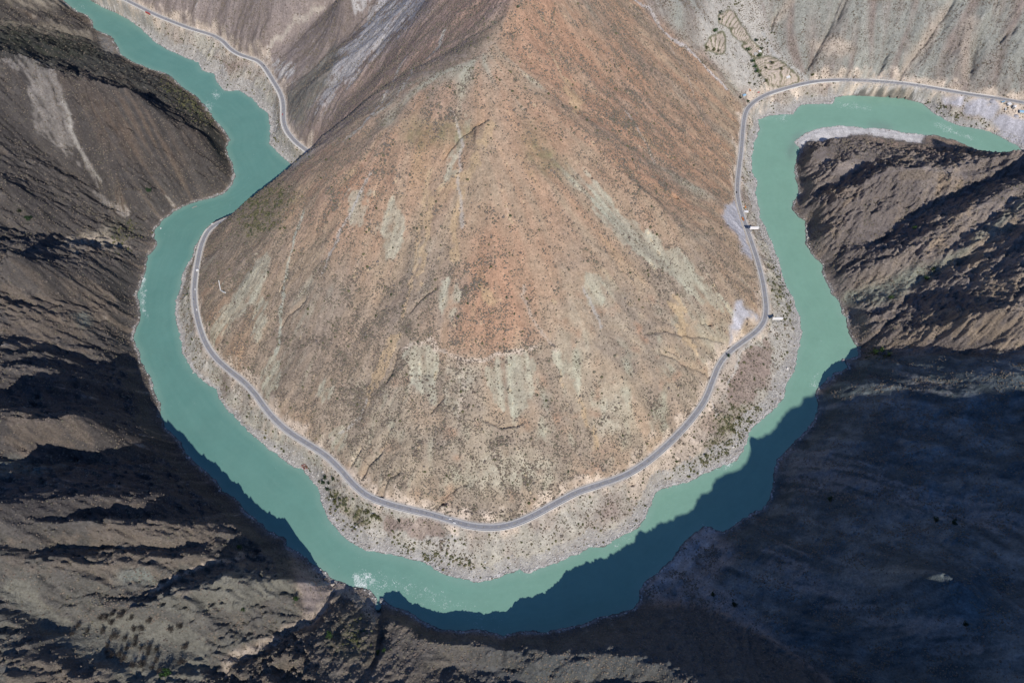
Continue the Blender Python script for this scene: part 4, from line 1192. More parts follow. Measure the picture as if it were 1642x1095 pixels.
def bush_mat(name, cols, rough=.9):
    m = bpy.data.materials.new(name); m.use_nodes = True
    nt = m.node_tree; b = nt.nodes['Principled BSDF']; b.inputs['Roughness'].default_value = rough; b.inputs['Specular IOR Level'].default_value = .1
    oi = nt.nodes.new('ShaderNodeObjectInfo'); r = nt.nodes.new('ShaderNodeValToRGB')
    r.color_ramp.elements[0].color = cols[0] + (1,); r.color_ramp.elements[0].position = 0
    r.color_ramp.elements[1].color = cols[-1] + (1,); r.color_ramp.elements[1].position = 1
    for i, c_ in enumerate(cols[1:-1]):
        e_ = r.color_ramp.elements.new((i + 1) / (len(cols) - 1)); e_.color = c_ + (1,)
    nt.links.new(oi.outputs['Random'], r.inputs[0]); nt.links.new(r.outputs[0], b.inputs['Base Color'])
    return m


inview = ((U > -140) & (U < 1790) & (V > -90) & (V < 1240)).astype(np.float32)
dry_land = sstep(1.5, 7, sd) * sstep(6.5, 8.5, DR) * inview * (1 - np.clip(spoil * 1.3, 0, 1)) * (1 - np.clip(sbar, 0, 1)) * (1 - .97 * R_FIELD)
clump = np.clip(.55 + 1.3 * fbm(X / 20, Y / 20, 4, 200) + .6 * N1 + .2 * S1 - .22 * GU, .05, 2.2)
spd = clump * (.62 + .75 * purp - .45 * tanz + .35 * redz) * (1 - .78 * crisp(sage_p)) * (1 - .7 * crisp(och_p))
dens = R_SPUR * np.clip(spd, .05, 2) + R_NORTH * (.55 * clump * (1 - .5 * crisp(nwpale)) + .35 * nwred) + (R_LEFT + R_BOT) * .55 * np.clip(clump, .3, 2) * (1 - .8 * crisp(olight)) + R_RIGHT * .5 * clump + R_SE * .85 * clump * np.clip(.5 + 2.2 * fbm(X / 32, Y / 32, 3, 270), .05, 2)
dens = np.where(bank > .5, .36 * clump + .04, dens)
dens = dens * dry_land * (1 - .92 * grav) * (1 - .65 * nslope)
farw = np.clip(.45 + Y / 1500, .45, 1.3)     # scrub grows larger on the far slopes' benches
M_DRY = bush_mat('dry_twigs', [(.13, .105, .085), (.18, .145, .115), (.23, .19, .15), (.14, .132, .09), (.19, .16, .14)])
M_OLIVE = bush_mat('olive_leaves', [(.07, .075, .035), (.11, .11, .055), (.15, .135, .075), (.05, .065, .035), (.14, .12, .085)])
scatter('dry_scrub', dens, 260000, .45, 1.35, None, .7, 11, M_DRY, 0, 1.6)
den2 = dens * (.25 + np.clip(1.8 * N2, 0, 2)) * (R_SPUR + .8 * (bank > .5) + .5 * R_RIGHT + .4 * R_NORTH)
scatter('larger_scrub', den2 * (sstep(.1, .5, N2 + .2 * N1) + .12), 8500, 1.1, 2.3, None, .75, 12, M_DRY, 1, 2.2)
olz = region([arr("1150,663 1170,655 1240,650 1235,665 1205,690 1180,712 1150,735 1110,755 1075,765 1075,757 1120,735 1150,705"), arr("520,760 540,790 600,815 610,850 560,835 530,810"), arr("1255,450 1275,500 1265,520 1240,450 1235,410"),
              arr("620,860 760,900 760,915 640,885"), arr("395,330 440,300 470,310 440,360 390,380"), arr("1560,190 1592,200 1588,205 1540,190"), arr("1470,150 1500,160 1545,190 1530,192 1490,170"),
              arr("1395,560 1425,560 1430,578 1400,576"), arr("250,120 300,150 340,190 330,200 290,170"), arr("200,360 225,362 222,385 190,395 175,385"), arr("1205,85 1212,95 1225,140 1216,130"),
              arr("1216,60 1236,45 1238,60 1226,68"), arr("1130,78 1160,88 1158,94 1135,86"), arr("560,985 590,990 590,1040 560,1030"), arr("1165,10 1195,0 1185,12 1172,14")], 6, .8)
scatter('green_scrub', (olz * .8 * np.clip(.5 + 2 * N3, .05, 2) + .012 * dens * R_SPUR + .03 * (bank > .5)) * dry_land, 5200, .8, 2.3, None, .75, 13, M_OLIVE, 1, 1.6)
M_STONE = bush_mat('river_stones', [(.30, .29, .27), (.42, .40, .37), (.55, .53, .50), (.24, .22, .21)], .85)
stn = (grav * sstep(.5, 1.5, sd) * np.where(Din < Dout, 1.0, .8) + .9 * rim) * inview
scatter('shore_stones', stn, 26000, .35, 1.7, None, .65, 14, M_STONE, 0, 3.5, lump=.25)
M_CRAG = bush_mat('crag_stones', [(.10, .085, .075), (.14, .115, .098), (.17, .14, .11), (.08, .07, .064)], .9)
crg = rocky * (R_LEFT + R_BOT + R_RIGHT * 1.3 + .6 * R_SE) * dry_land * np.clip(.4 + 1.6 * ridged(X / 40, Y / 40, 3, 210), 0, 2)
scatter('loose_crags', crg, 14000, .35, 1.3, None, .8, 15, M_CRAG, 0, 3.0, lump=.3)
print('scatter', round(time.time() - T0, 1))


# ------------------------------------------------------------------ things
def thing(name, label, cat, loc=(0, 0, 0), rz=0.0, group=None):
    o = bpy.data.objects.new(name, None); C.objects.link(o); o.empty_display_size = 1
    o.location = loc; o.rotation_euler = (0, 0, rz); o['label'] = label; o['category'] = cat
    if group:
        o['group'] = group
    return o


def link_mesh(name, bm, mtl, parent=None, smooth=False):
    me = bpy.data.meshes.new(name); bm.to_mesh(me); bm.free()
    me.materials.append(mtl)
    if smooth:
        for p_ in me.polygons:
            p_.use_smooth = True
    o = bpy.data.objects.new(name, me); C.objects.link(o)
    if parent:
        o.parent = parent
    return o


def bx(bm, cx, cy, cz, sx_, sy_, sz_, bev=0.0, rz=0.0, ry=0.0):
    g = bmesh.ops.create_cube(bm, size=1.0)
    M = Matrix.Translation((cx, cy, cz)) @ Matrix.Rotation(rz, 4, 'Z') @ Matrix.Rotation(ry, 4, 'Y') @ Matrix.Diagonal((sx_, sy_, sz_, 1))
    bmesh.ops.transform(bm, matrix=M, verts=g['verts'])
    if bev:
        es = list({e_ for v_ in g['verts'] for e_ in v_.link_edges})
        bmesh.ops.bevel(bm, geom=es, offset=bev, segments=1, affect='EDGES')
    return g


def cyl(bm, p0, p1, r0, r1, seg=8):
    p0 = Vector(p0); p1 = Vector(p1); d = p1 - p0
    g = bmesh.ops.create_cone(bm, cap_ends=True, segments=seg, radius1=r0, radius2=r1, depth=d.length)
    M = Matrix.Translation((p0 + p1) / 2) @ d.to_track_quat('Z', 'Y').to_matrix().to_4x4()
    bmesh.ops.transform(bm, matrix=M, verts=g['verts'])


def box_part(name, mtl, parent, *a, **k):
    bm = bmesh.new(); bx(bm, *a, **k); return link_mesh(name, bm, mtl, parent)


def cyl_part(name, mtl, parent, *a, **k):
    bm = bmesh.new(); cyl(bm, *a, **k); return link_mesh(name, bm, mtl, parent)


M_STEEL = mat('galvanised_steel', (.42, .43, .44), .5, .5, .6)
M_PANEL = mat('white_billboard_sheet', (.82, .81, .80), .6, .3, 0, .03, .3)
M_BARK = mat('bark', (.11, .085, .065), .95, .1, 0, .3, 2)
M_REDM = mat('red_vehicle_paint', (.42, .055, .045), .45, .5, 0, .12, .5)
M_DARKM = mat('dark_rubber_and_steel', (.03, .03, .032), .8, .3)
M_GLASS = mat('tinted_glass', (.05, .07, .08), .12, .6)
M_ORANGE = mat('orange_machine_paint', (.55, .20, .05), .5, .4)
M_BRICK = mat('weathered_red_brick', (.27, .12, .095), .95, .1, 0, .25, 1.5)
M_BLUE = mat('pale_blue_sheet_roof', (.30, .48, .62), .5, .4)
M_WALLW = mat('whitewashed_wall', (.70, .68, .63), .9, .1, 0, .1, .6)
M_ROOFG = mat('grey_tile_roof', (.30, .29, .28), .9, .1, 0, .15, .8)

# billboards: one tall steel column each, a wide double-faced panel on top
for (px, py, h, wdt, lab_) in [(1239, 519, 15.0, 18.0, 'tall white roadside billboard on one column, at the sharp lower bend of the road'),
                               (1204, 372, 9.5, 16.0, 'lower white roadside billboard on one column, beside the grey slide of crushed stone')]:
    x, y, z = spot(px, py)
    t_ = thing('billboard', lab_, 'billboard', (x, y, z), math.radians(-1))
    cyl_part('column', M_STEEL, t_, (0, 0, -1), (0, 0, h), .75, .6, 12)
    box_part('footing', M_CONC, t_, 0, 0, .15, 3.4, 3.4, 1.0, bev=.1)
    fr = bmesh.new()
    for zz in (h + .2, h + 5.2):
        bx(fr, 3.0, 0, zz, wdt, 1.4, .3)
    for q in np.linspace(-wdt / 2 + .6, wdt / 2 - .6, 5):
        bx(fr, 3.0 + q, 0, h + 2.7, .25, 1.2, 5.0)
    link_mesh('frame', fr, M_STEEL, t_)
    box_part('front_panel', M_PANEL, t_, 3.0, -.85, h + 2.7, wdt + .6, .2, 6.0, bev=.05)
    box_part('rear_panel', M_PANEL, t_, 3.0, .85, h + 2.7, wdt + .6, .2, 6.0, bev=.05)
    box_part('top_cover', M_PANEL, t_, 3.0, 0, h + 5.75, wdt + .6, 1.5, .12)

# lane posts down the middle of the bend
i_a = int(np.argmin(np.hypot(*(rp[:, :2] - at_z(np.array(585.), np.array(790.), 42.)[:2]).T)))
i_b = int(np.argmin(np.hypot(*(rp[:, :2] - at_z(np.array(1120.), np.array(655.), 40.)[:2]).T)))
cumul = np.r_[0, np.cumsum(np.hypot(*(np.diff(rp[:, :2], axis=0).T)))]
ones = ['', 'first', 'second', 'third', 'fourth', 'fifth', 'sixth', 'seventh', 'eighth', 'ninth', 'tenth', 'eleventh', 'twelfth', 'thirteenth', 'fourteenth',
        'fifteenth', 'sixteenth', 'seventeenth', 'eighteenth', 'nineteenth']
tens = {2: ('twentieth', 'twenty'), 3: ('thirtieth', 'thirty'), 4: ('fortieth', 'forty'), 5: ('fiftieth', 'fifty')}


def ordinal(n):
    return ones[n] if n < 20 else tens[n // 10][0] if n % 10 == 0 else tens[n // 10][1] + ' ' + ones[n % 10]


first = None
for kp, sdist in enumerate(np.arange(cumul[i_a], cumul[i_b], 13.2)):
    x = float(np.interp(sdist, cumul, rp[:, 0])); y = float(np.interp(sdist, cumul, rp[:, 1])); z = float(np.interp(sdist, cumul, rp[:, 2]))
    if first is None:
        t_ = thing('lane_post', 'small dark post on the centre line of the bend, first from the left', 'road post', (x, y, z), 0, 'posts along the centre of the road')
        cyl_part('post', M_DARKM, t_, (0, 0, .12), (0, 0, 1.5), .17, .13, 8)
        cyl_part('foot', M_DARKM, t_, (0, 0, .01), (0, 0, .14), .42, .34, 8)
        first = t_
    else:
        c_ = first.copy(); C.objects.link(c_); c_.location = (x, y, z)
        c_['label'] = 'small dark post on the centre line of the bend, %s from the left' % ordinal(kp + 1)
        for ch in first.children:
            d_ = ch.copy(); C.objects.link(d_); d_.parent = c_


def road_i(px, py, z=40.0):
    w = at_z(np.array(float(px)), np.array(float(py)), z)
    return int(np.argmin(np.hypot(rp[:, 0] - w[0], rp[:, 1] - w[1])))


# parapets on the river side and low walls on the hill side
for (a, b, side, lab_) in [((202, 0), (340, 56), 1, 'white parapet along the river side of the road, top left stretch by the red lorry'),
                           ((358, 66), (501, 248), 1, 'white parapet along the curving upper left road above the wide pool'),
                           ((336, 368), (314, 500), 1, 'white parapet on the river side where the road comes out from behind the spur'),
                           ((316, 430), (345, 572), -1, 'pale low wall at the hill side of the left road'),
                           ((368, 594), (590, 796), 1, 'white parapet on the river side of the lower left road'),
                           ((600, 800), (680, 822), 1, 'short white parapet below the green bushes at the bottom left of the bend'),
                           ((740, 840), (960, 777), 1, 'white parapet round the lowest point of the bend'),
                           ((1000, 762), (1131, 641), 1, 'white parapet along the straight right of the bend, above the gravel beach'),
                           ((1236, 150), (1350, 128), 1, 'wide white parapet where the road passes the stepped fields'),
                           ((1400, 130), (1600, 158), -1, 'white wall at the foot of the grey cliffs on the upper right road')]:
    ia, ib = road_i(*a), road_i(*b)
    wd = .7 if 'wide' not in lab_ else 1.6
    # travelling along the traced line the river lies on the right
    o0 = -5.5 if side == 1 else 5.5
    o = strip('parapet_wall', o0, o0 - wd if side == 1 else o0 + wd, -.4, M_WALLW, 1.3, ia, ib + 1)
    o['label'] = lab_; o['category'] = 'wall'

# red lorry beside the top left road
i = road_i(240, 21, 43)
x, y, z = rp[i]; ang = math.atan2(tn_[i, 1], tn_[i, 0])
x -= nn[i, 0] * 7.6; y -= nn[i, 1] * 7.6
t_ = thing('lorry', 'long red lorry parked on the river side of the upper left road', 'lorry', (x, y, z + .05), ang)
box_part('cargo_box', M_REDM, t_, -1.6, 0, 2.35, 12.5, 2.6, 2.7, bev=.08)
bm = bmesh.new(); bx(bm, 6.3, 0, 1.75, 2.3, 2.5, 2.5, bev=.2); cb = link_mesh('cab', bm, M_REDM, t_)
box_part('windscreen', M_GLASS, cb, 7.46, 0, 2.2, .06, 2.1, .9)
box_part('chassis', M_DARKM, t_, -.2, 0, .85, 15.0, 1.2, .35)
for wx_ in (6.2, 3.2, -5.2, -6.6):
    for wy_ in (-1.05, 1.05):
        w_ = cyl_part('wheel', M_DARKM, t_, (wx_, wy_ - .18, .52), (wx_, wy_ + .18, .52), .52, .52, 14)
        cyl_part('rim', M_STEEL, w_, (wx_, wy_ - .2, .52), (wx_, wy_ + .2, .52), .25, .25, 10)
for k in range(5):
    box_part('roof_rib', M_REDM, t_, -7 + k * 2.7, 0, 3.74, .18, 2.5, .1)

# retaining wall on the left slope
pts = [spot(351.7, 451), spot(353.2, 459), spot(354.6, 466.4), spot(358, 468.8), spot(362.5, 470.3)]
bm = bmesh.new()
for a, b in zip(pts[:-1], pts[1:]):
    a = Vector(a); b = Vector(b); d_ = b - a
    g = bmesh.ops.create_cube(bm, size=1.0)
    M = Matrix.Translation((a + b) / 2 + Vector((0, 0, .6))) @ Vector((d_.x, d_.y, d_.z)).to_track_quat('X', 'Z').to_matrix().to_4x4() @ Matrix.Diagonal((d_.length + .8, 1.3, 5.0, 1))
    bmesh.ops.transform(bm, matrix=M, verts=g['verts'])
o = link_mesh('retaining_wall', bm, M_WALLW); o['label'] = 'bent white retaining wall holding grey scree on the left slope of the spur'; o['category'] = 'wall'

# roofless brick hut by the water
c0 = [spot(484, 747.5), spot(489.4, 744.3), spot(493.2, 750.5), spot(487.6, 752.2)]
t_ = thing('ruined_hut', 'roofless red brick hut shell beside the water on the lower left bank', 'ruin', c0[0], 0)
c0 = [Vector(p_) - Vector(t_.location) for p_ in c0]
for k in range(4):
    a = c0[k]; b = c0[(k + 1) % 4]
    d_ = b - a; wl_ = bmesh.new()
    ang = math.atan2(d_.y, d_.x); n_ = math.hypot(d_.x, d_.y)
    if k == 2:
        for f0, f1 in ((0, .38), (.62, 1)):
            m_ = a + d_ * (f0 + f1) / 2; bx(wl_, m_.x, m_.y, m_.z + .7, n_ * (f1 - f0), .6, 3.4, rz=ang)
    else:
        m_ = a + d_ / 2; bx(wl_, m_.x, m_.y, m_.z + .7, n_ + .3, .6, 3.4 - .5 * (k == 1), rz=ang)
    link_mesh('wall', wl_, M_BRICK, t_)
a = (c0[1] + c0[2]) / 2; b = (c0[3] + c0[0]) / 2; d_ = b - a
box_part('inner_wall', M_BRICK, t_, (a.x + b.x) / 2, (a.y + b.y) / 2, (a.z + b.z) / 2 + .4, math.hypot(d_.x, d_.y), .5, 2.4, rz=math.atan2(d_.y, d_.x))


def hut(px, py, L_, W_, H_, rz, wall, roof, label, cat='shed', name='shed', flat=False):
    x, y, z = spot(px, py)
    t_ = thing(name, label, cat, (x, y, z - .2), math.radians(rz))
    box_part('wall', wall, t_, 0, 0, H_ / 2, L_, W_, H_)
    bm = bmesh.new()
    if flat:
        bx(bm, 0, 0, H_ + .15, L_ + .8, W_ + .8, .3, bev=.05)
    else:
        e_ = .5; hh = W_ * .22
        vs = [bm.verts.new(v_) for v_ in [(-L_ / 2 - e_, -W_ / 2 - e_, H_), (L_ / 2 + e_, -W_ / 2 - e_, H_), (L_ / 2 + e_, W_ / 2 + e_, H_), (-L_ / 2 - e_, W_ / 2 + e_, H_),
                                          (-L_ / 2 - e_, 0, H_ + hh), (L_ / 2 + e_, 0, H_ + hh)]]
        for f_ in ((0, 1, 5, 4), (2, 3, 4, 5), (0, 4, 3), (1, 2, 5), (0, 3, 2, 1)):
            bm.faces.new([vs[i_] for i_ in f_])
    link_mesh('roof', bm, roof, t_)
    box_part('door', M_DARKM, t_, L_ * .2, -W_ / 2 - .04, 1.0, 1.2, .1, 2.0)
    box_part('window', M_GLASS, t_, -L_ * .2, -W_ / 2 - .04, 1.7, 1.3, .1, 1.0)
    return t_


hut(1263, 125, 9, 6, 3.2, 10, M_WALLW, M_PANEL, 'small white house among the lowest stepped fields', 'house', 'house', True)
hut(1211, 88, 8, 6, 3.2, 30, M_WALLW, M_CONC, 'pale house at the top edge of the big stepped field', 'house', 'house', True)
hut(1218, 84, 6, 5, 3.0, 20, M_WALLW, M_PANEL, 'smaller white house right of the pale one above the fields', 'house', 'house', True)
hut(1638, 181, 12, 8, 4, -8, M_CONC, M_BLUE, 'shed with a pale blue roof in the gravel yard at the right edge', 'shed')
hut(1617, 169, 8, 6, 4.5, 20, M_WALLW, M_PANEL, 'white cabin in the gravel yard, left of the blue roofed shed', 'cabin', 'cabin', True)
hut(1625, 174, 6, 5, 6, 50, M_STEEL, M_PANEL, 'narrow pale hopper house between the cabin and the blue roofed shed', 'hopper', 'hopper_house')
hut(1193, 154, 7, 5, 2.8, 25, M_WALLW, M_BLUE, 'low shed with a blue roof below the stepped fields, left of the orange digger', 'shed')
hut(317.5, 434.5, 4.2, 3.4, 3.4, 15, M_WALLW, M_PANEL, 'tiny cream hut at the hill side of the left road', 'hut', 'hut', True)
hut(1196, 340.5, 7.5, 3.2, 2.8, 0, M_PANEL, M_PANEL, 'long white site cabin beside the right road above the upper billboard', 'cabin', 'cabin', True)


for px, py, r_, lab_ in [(1592, 162, 7.5, 'grey heap of crushed stone at the roadside, left of the white cabin'), (1630, 186, 6.0, 'small grey heap of crushed stone below the blue roofed shed')]:
    x, y, z = spot(px, py)
    bm = bmesh.new(); bmesh.ops.create_cone(bm, cap_ends=True, segments=22, radius1=r_, radius2=.5, depth=r_ * .62)
    bmesh.ops.subdivide_edges(bm, edges=bm.edges[:], cuts=2, use_grid_fill=True)
    for v_ in bm.verts:
        v_.co += Vector((random.uniform(-.25, .25), random.uniform(-.25, .25), random.uniform(-.12, .12)))
    o = link_mesh('gravel_heap', bm, mat('crushed_stone', (.40, .39, .41), .95, .1, 0, .12, 1.5)); o.location = (x, y, z + r_ * .22)
    o['label'] = lab_; o['category'] = 'gravel heap'


def digger(px, py, rz, label):
    x, y, z = spot(px, py)
    t_ = thing('excavator', label, 'excavator', (x, y, z), math.radians(rz))
    for s_ in (-1, 1):
        box_part('track', M_DARKM, t_, 0, s_ * 1.2, .45, 4.2, .6, .9, bev=.2)
    b_ = box_part('body', M_ORANGE, t_, -.5, 0, 1.6, 3.4, 2.6, 1.2, bev=.15)
    cb = box_part('cab', M_ORANGE, t_, .7, .75, 2.3, 1.5, 1.1, 1.7, bev=.1)
    box_part('window', M_GLASS, cb, 1.46, .75, 2.5, .06, .9, .9)
    bm = bmesh.new(); cyl(bm, (1, -.2, 1.9), (3.8, -.2, 4.4), .3, .24, 6); link_mesh('boom', bm, M_ORANGE, t_)
    bm = bmesh.new(); cyl(bm, (3.8, -.2, 4.4), (5.4, -.2, 1.7), .22, .18, 6); link_mesh('arm', bm, M_ORANGE, t_)
    box_part('bucket', M_DARKM, t_, 5.3, -.2, 1.2, .9, 1.1, .9, bev=.15)
    return t_


digger(1202.5, 146, 110, 'orange digger on the grey gravel flat under the stepped fields')
digger(1195, 333, 100, 'orange digger standing just above the long white site cabin')
x, y, z = spot(1216, 149)
t_ = thing('van', 'small dark red van on the gravel flat, right of the orange digger', 'van', (x, y, z), math.radians(10))
bm = bmesh.new(); bx(bm, 0, 0, 1.25, 5.2, 2.0, 1.7, bev=.25); link_mesh('body', bm, M_REDM, t_)
box_part('windscreen', M_GLASS, t_, 2.45, 0, 1.65, .3, 1.6, .6)
for wx_ in (-1.6, 1.6):
    for wy_ in (-.9, .9):
        cyl_part('wheel', M_DARKM, t_, (wx_, wy_ - .12, .36), (wx_, wy_ + .12, .36), .36, .36, 12)

def truck(px, py, rz, mtl, label):
    x, y, z = spot(px, py)
    t_ = thing('truck', label, 'truck', (x, y, z), math.radians(rz))
    box_part('cab', mtl, t_, 3.0, 0, 1.7, 2.0, 2.4, 2.4, bev=.2)
    bd = bmesh.new(); bx(bd, -1.2, 0, 1.1, 6.0, 2.5, .25)
    for s_ in (-1, 1):
        bx(bd, -1.2, s_ * 1.2, 1.8, 6.0, .12, 1.3)
    bx(bd, -4.15, 0, 1.8, .12, 2.5, 1.3); bx(bd, 1.75, 0, 1.8, .12, 2.5, 1.3)
    link_mesh('tipper_body', bd, mtl, t_)
    box_part('windscreen', M_GLASS, t_, 4.02, 0, 2.1, .06, 2.0, .8)
    for wx_ in (2.8, -1.8, -3.2):
        for wy_ in (-1, 1):
            cyl_part('wheel', M_DARKM, t_, (wx_, wy_ - .15, .5), (wx_, wy_ + .15, .5), .5, .5, 12)


truck(1608, 164.5, 20, M_BLUE, 'blue tipper truck in the gravel yard, upper left of the hopper')
truck(1612, 176, 70, M_WHITEP, 'white tipper truck in the gravel yard, below the white cabin')
truck(1191, 352, 100, M_ORANGE, 'orange tipper truck on the right road between the site cabin and the upper billboard')

def car(px, py, mtl, label, side=1):
    i_ = road_i(px, py, 40)
    x, y, z = rp[i_]; x += nn[i_, 0] * 1.9 * side; y += nn[i_, 1] * 1.9 * side
    t_ = thing('car', label, 'car', (x, y, z + .01), math.atan2(tn_[i_, 1], tn_[i_, 0]))
    bm = bmesh.new(); bx(bm, 0, 0, .72, 4.6, 1.85, .62, bev=.15); bx(bm, -.25, 0, 1.25, 2.5, 1.6, .6, bev=.18); link_mesh('body', bm, mtl, t_)
    box_part('windscreen', M_GLASS, t_, 1.0, 0, 1.22, .25, 1.4, .4); box_part('rear_window', M_GLASS, t_, -1.5, 0, 1.22, .2, 1.4, .4)
    for wx_ in (-1.4, 1.4):
        for wy_ in (-.85, .85):
            cyl_part('wheel', M_DARKM, t_, (wx_, wy_ - .12, .34), (wx_, wy_ + .12, .34), .34, .34, 12)


for a in [(720, 833, M_WHITEP, 'white car on the lowest part of the bend, left one of two', 1), (731, 838, M_WHITEP, 'white car on the lowest part of the bend, right one of two', -1),
          (311, 462, M_WHITEP, 'topmost white car on the left road below the hook shaped wall', 1), (312, 478, M_STEEL, 'silver car on the left road, second below the hook shaped wall', -1),
          (314, 495, M_WHITEP, 'white car on the left road, lowest of the three there', 1), (1183, 305, M_DARKM, 'dark car on the right road above the grey slide', 1),
          (423, 106, M_DARKM, 'dark car on the upper left road above the pool', 1), (454, 185, M_REDM, 'red car on the upper left road where it turns down', -1)]:
    car(*a)

# mooring float and a small boat on the upper left river
x, y, _ = at_z(np.array(258.), np.array(366.5), 0.0)
t_ = thing('mooring_float', 'white float on the water at the shore of the left bend', 'float', (float(x), float(y), 0), 0)
cyl_part('drum', M_WHITEP, t_, (0, 0, -.3), (0, 0, 1.1), 1.3, 1.15, 14)
cyl_part('cap', M_WHITEP, t_, (0, 0, 1.1), (0, 0, 1.7), .5, .2, 10)
x, y, _ = at_z(np.array(312.), np.array(332.5), 0.0)
t_ = thing('boat', 'thin rose grey boat afloat near the pale shore line of the left bend', 'boat', (float(x), float(y), 0), math.radians(32))
bm = bmesh.new()
prof = [(-5.5, .55), (-3, .95), (0, 1.05), (3, .8), (5.6, .06)]
lo = []; hi = []
for px_, w_ in prof:
    lo.append((bm.verts.new((px_, -w_ * .6, -.25)), bm.verts.new((px_, w_ * .6, -.25)))); hi.append((bm.verts.new((px_, -w_, .65)), bm.verts.new((px_, w_, .65))))
for k in range(4):
    bm.faces.new((lo[k][0], lo[k + 1][0], hi[k + 1][0], hi[k][0])); bm.faces.new((lo[k][1], hi[k][1], hi[k + 1][1], lo[k + 1][1]))
    bm.faces.new((lo[k][0], lo[k][1], lo[k + 1][1], lo[k + 1][0]))
bm.faces.new((lo[0][0], hi[0][0], hi[0][1], lo[0][1])); bm.faces.new((lo[4][0], lo[4][1], hi[4][1], hi[4][0]))
link_mesh('hull', bm, mat('rose_grey_wood', (.42, .33, .32), .8, .2), t_)
for k in (-3, 0, 2.6):
    box_part('bench', M_BARK, t_, k, 0, .42, .4, 1.6, .08)

# boulders that stand out
def boulder(px, py, r_, label, rgb, seed):
    x, y, z = spot(px, py)
    bm = bmesh.new(); bmesh.ops.create_icosphere(bm, subdivisions=3, radius=1.0)
    rr = random.Random(seed); ph = [Vector((rr.uniform(-1, 1), rr.uniform(-1, 1), rr.uniform(-1, 1))).normalized() for _ in range(9)]
    for v_ in bm.verts:
        k_ = 1.0
        for p_ in ph:
            d_ = v_.co.dot(p_)
            if d_ > .62:
                k_ = min(k_, .62 / d_)
        v_.co = Vector((v_.co.x * k_ * 1.15, v_.co.y * k_, v_.co.z * k_ * .8)) * r_ * 1.3
    o = link_mesh('boulder', bm, mat('boulder_stone', rgb, .9, .1, 0, .2, .8, .1))
    o.location = (x, y, z + r_ * .3); o.rotation_euler = (0, 0, rr.uniform(0, 6))
    o['label'] = label; o['category'] = 'boulder'


for a in [(1079, 948, 5.0, 'big dark boulder in the shaded gravel fan at the lower right bank', (.20, .20, .19), 1), (778, 901.5, 1.9, 'bright white boulder on the green grey bank under the bend', (.66, .63, .58), 2),
          (1175.5, 716.5, 2.2, 'white boulder on the stony beach at the right of the bend', (.60, .57, .52), 3), (1262, 591, 2.0, 'pale boulder on the narrow right bank', (.56, .53, .5), 4),
          (1245, 635, 1.7, 'small pale boulder above the right beach', (.5, .48, .45), 5), (1050, 905, 2.6, 'grey boulder at the edge of the shaded gravel fan', (.3, .3, .29), 6),
          (219, 467, 2.2, 'grey boulder at the foot of the left cliffs', (.35, .33, .3), 7), (612, 962, 3.2, 'block of rock fallen into the cleft of the lower left shore', (.34, .33, .30), 8),
          (533, 938, 2.6, 'cream boulder at the mouth of the canyon, lower left', (.5, .43, .36), 9), (1352, 578, 3.0, 'pale rock ledge block at the right shore under the ravine', (.42, .36, .32), 10),
          (1330, 608, 3.2, 'jutting grey rock at the shadow edge on the right shore', (.38, .35, .32), 11), (340, 359.4, 1.5, 'white stone block where the road comes out from behind the spur', (.72, .7, .66), 12)]:
    boulder(*a)


# trees
def leaf_mesh(name, rx, rz_, h0, n, leaf, seed, sparse=False):
    r = random.Random(seed); vs = []; fs = []
    cl = [(Vector((r.gauss(0, .42), r.gauss(0, .42), r.gauss(0, .38))), r.uniform(.32, .55)) for _ in range(9)]
    for k in range(n):
        c_, cr = cl[k % len(cl)]
        p_ = c_ + Vector((r.gauss(0, 1), r.gauss(0, 1), r.gauss(0, 1))).normalized() * cr * r.uniform(.6, 1.05)
        p_ = Vector((p_.x * rx, p_.y * rx, p_.z * rz_ + h0))
        a = Vector((r.uniform(-1, 1), r.uniform(-1, 1), r.uniform(-1, 1))).normalized(); b = a.orthogonal().normalized()
        s_ = leaf * r.uniform(.6, 1.3)
        i_ = len(vs)
        if sparse:
            vs += [p_ - a * s_, p_ + b * s_ * .25, p_ + a * s_]
            fs.append((i_, i_ + 1, i_ + 2))
        else:
            vs += [p_ - a * s_, p_ + b * s_ * .6, p_ + a * s_, p_ - b * s_ * .6]
            fs.append((i_, i_ + 1, i_ + 2, i_ + 3))
    me = bpy.data.meshes.new(name); me.from_pydata([tuple(v_) for v_ in vs], [], fs)
    return me


def leaf_mat(name, a, b):
    m = bpy.data.materials.new(name); m.use_nodes = True; nt = m.node_tree; bs = nt.nodes['Principled BSDF']
    bs.inputs['Roughness'].default_value = .7; bs.inputs['Specular IOR Level'].default_value = .2
    g = nt.nodes.new('ShaderNodeNewGeometry'); r = nt.nodes.new('ShaderNodeValToRGB')
    r.color_ramp.elements[0].color = a + (1,); r.color_ramp.elements[1].color = b + (1,)
    nt.links.new(g.outputs['Random Per Island'], r.inputs[0]); nt.links.new(r.outputs[0], bs.inputs['Base Color'])
    return m


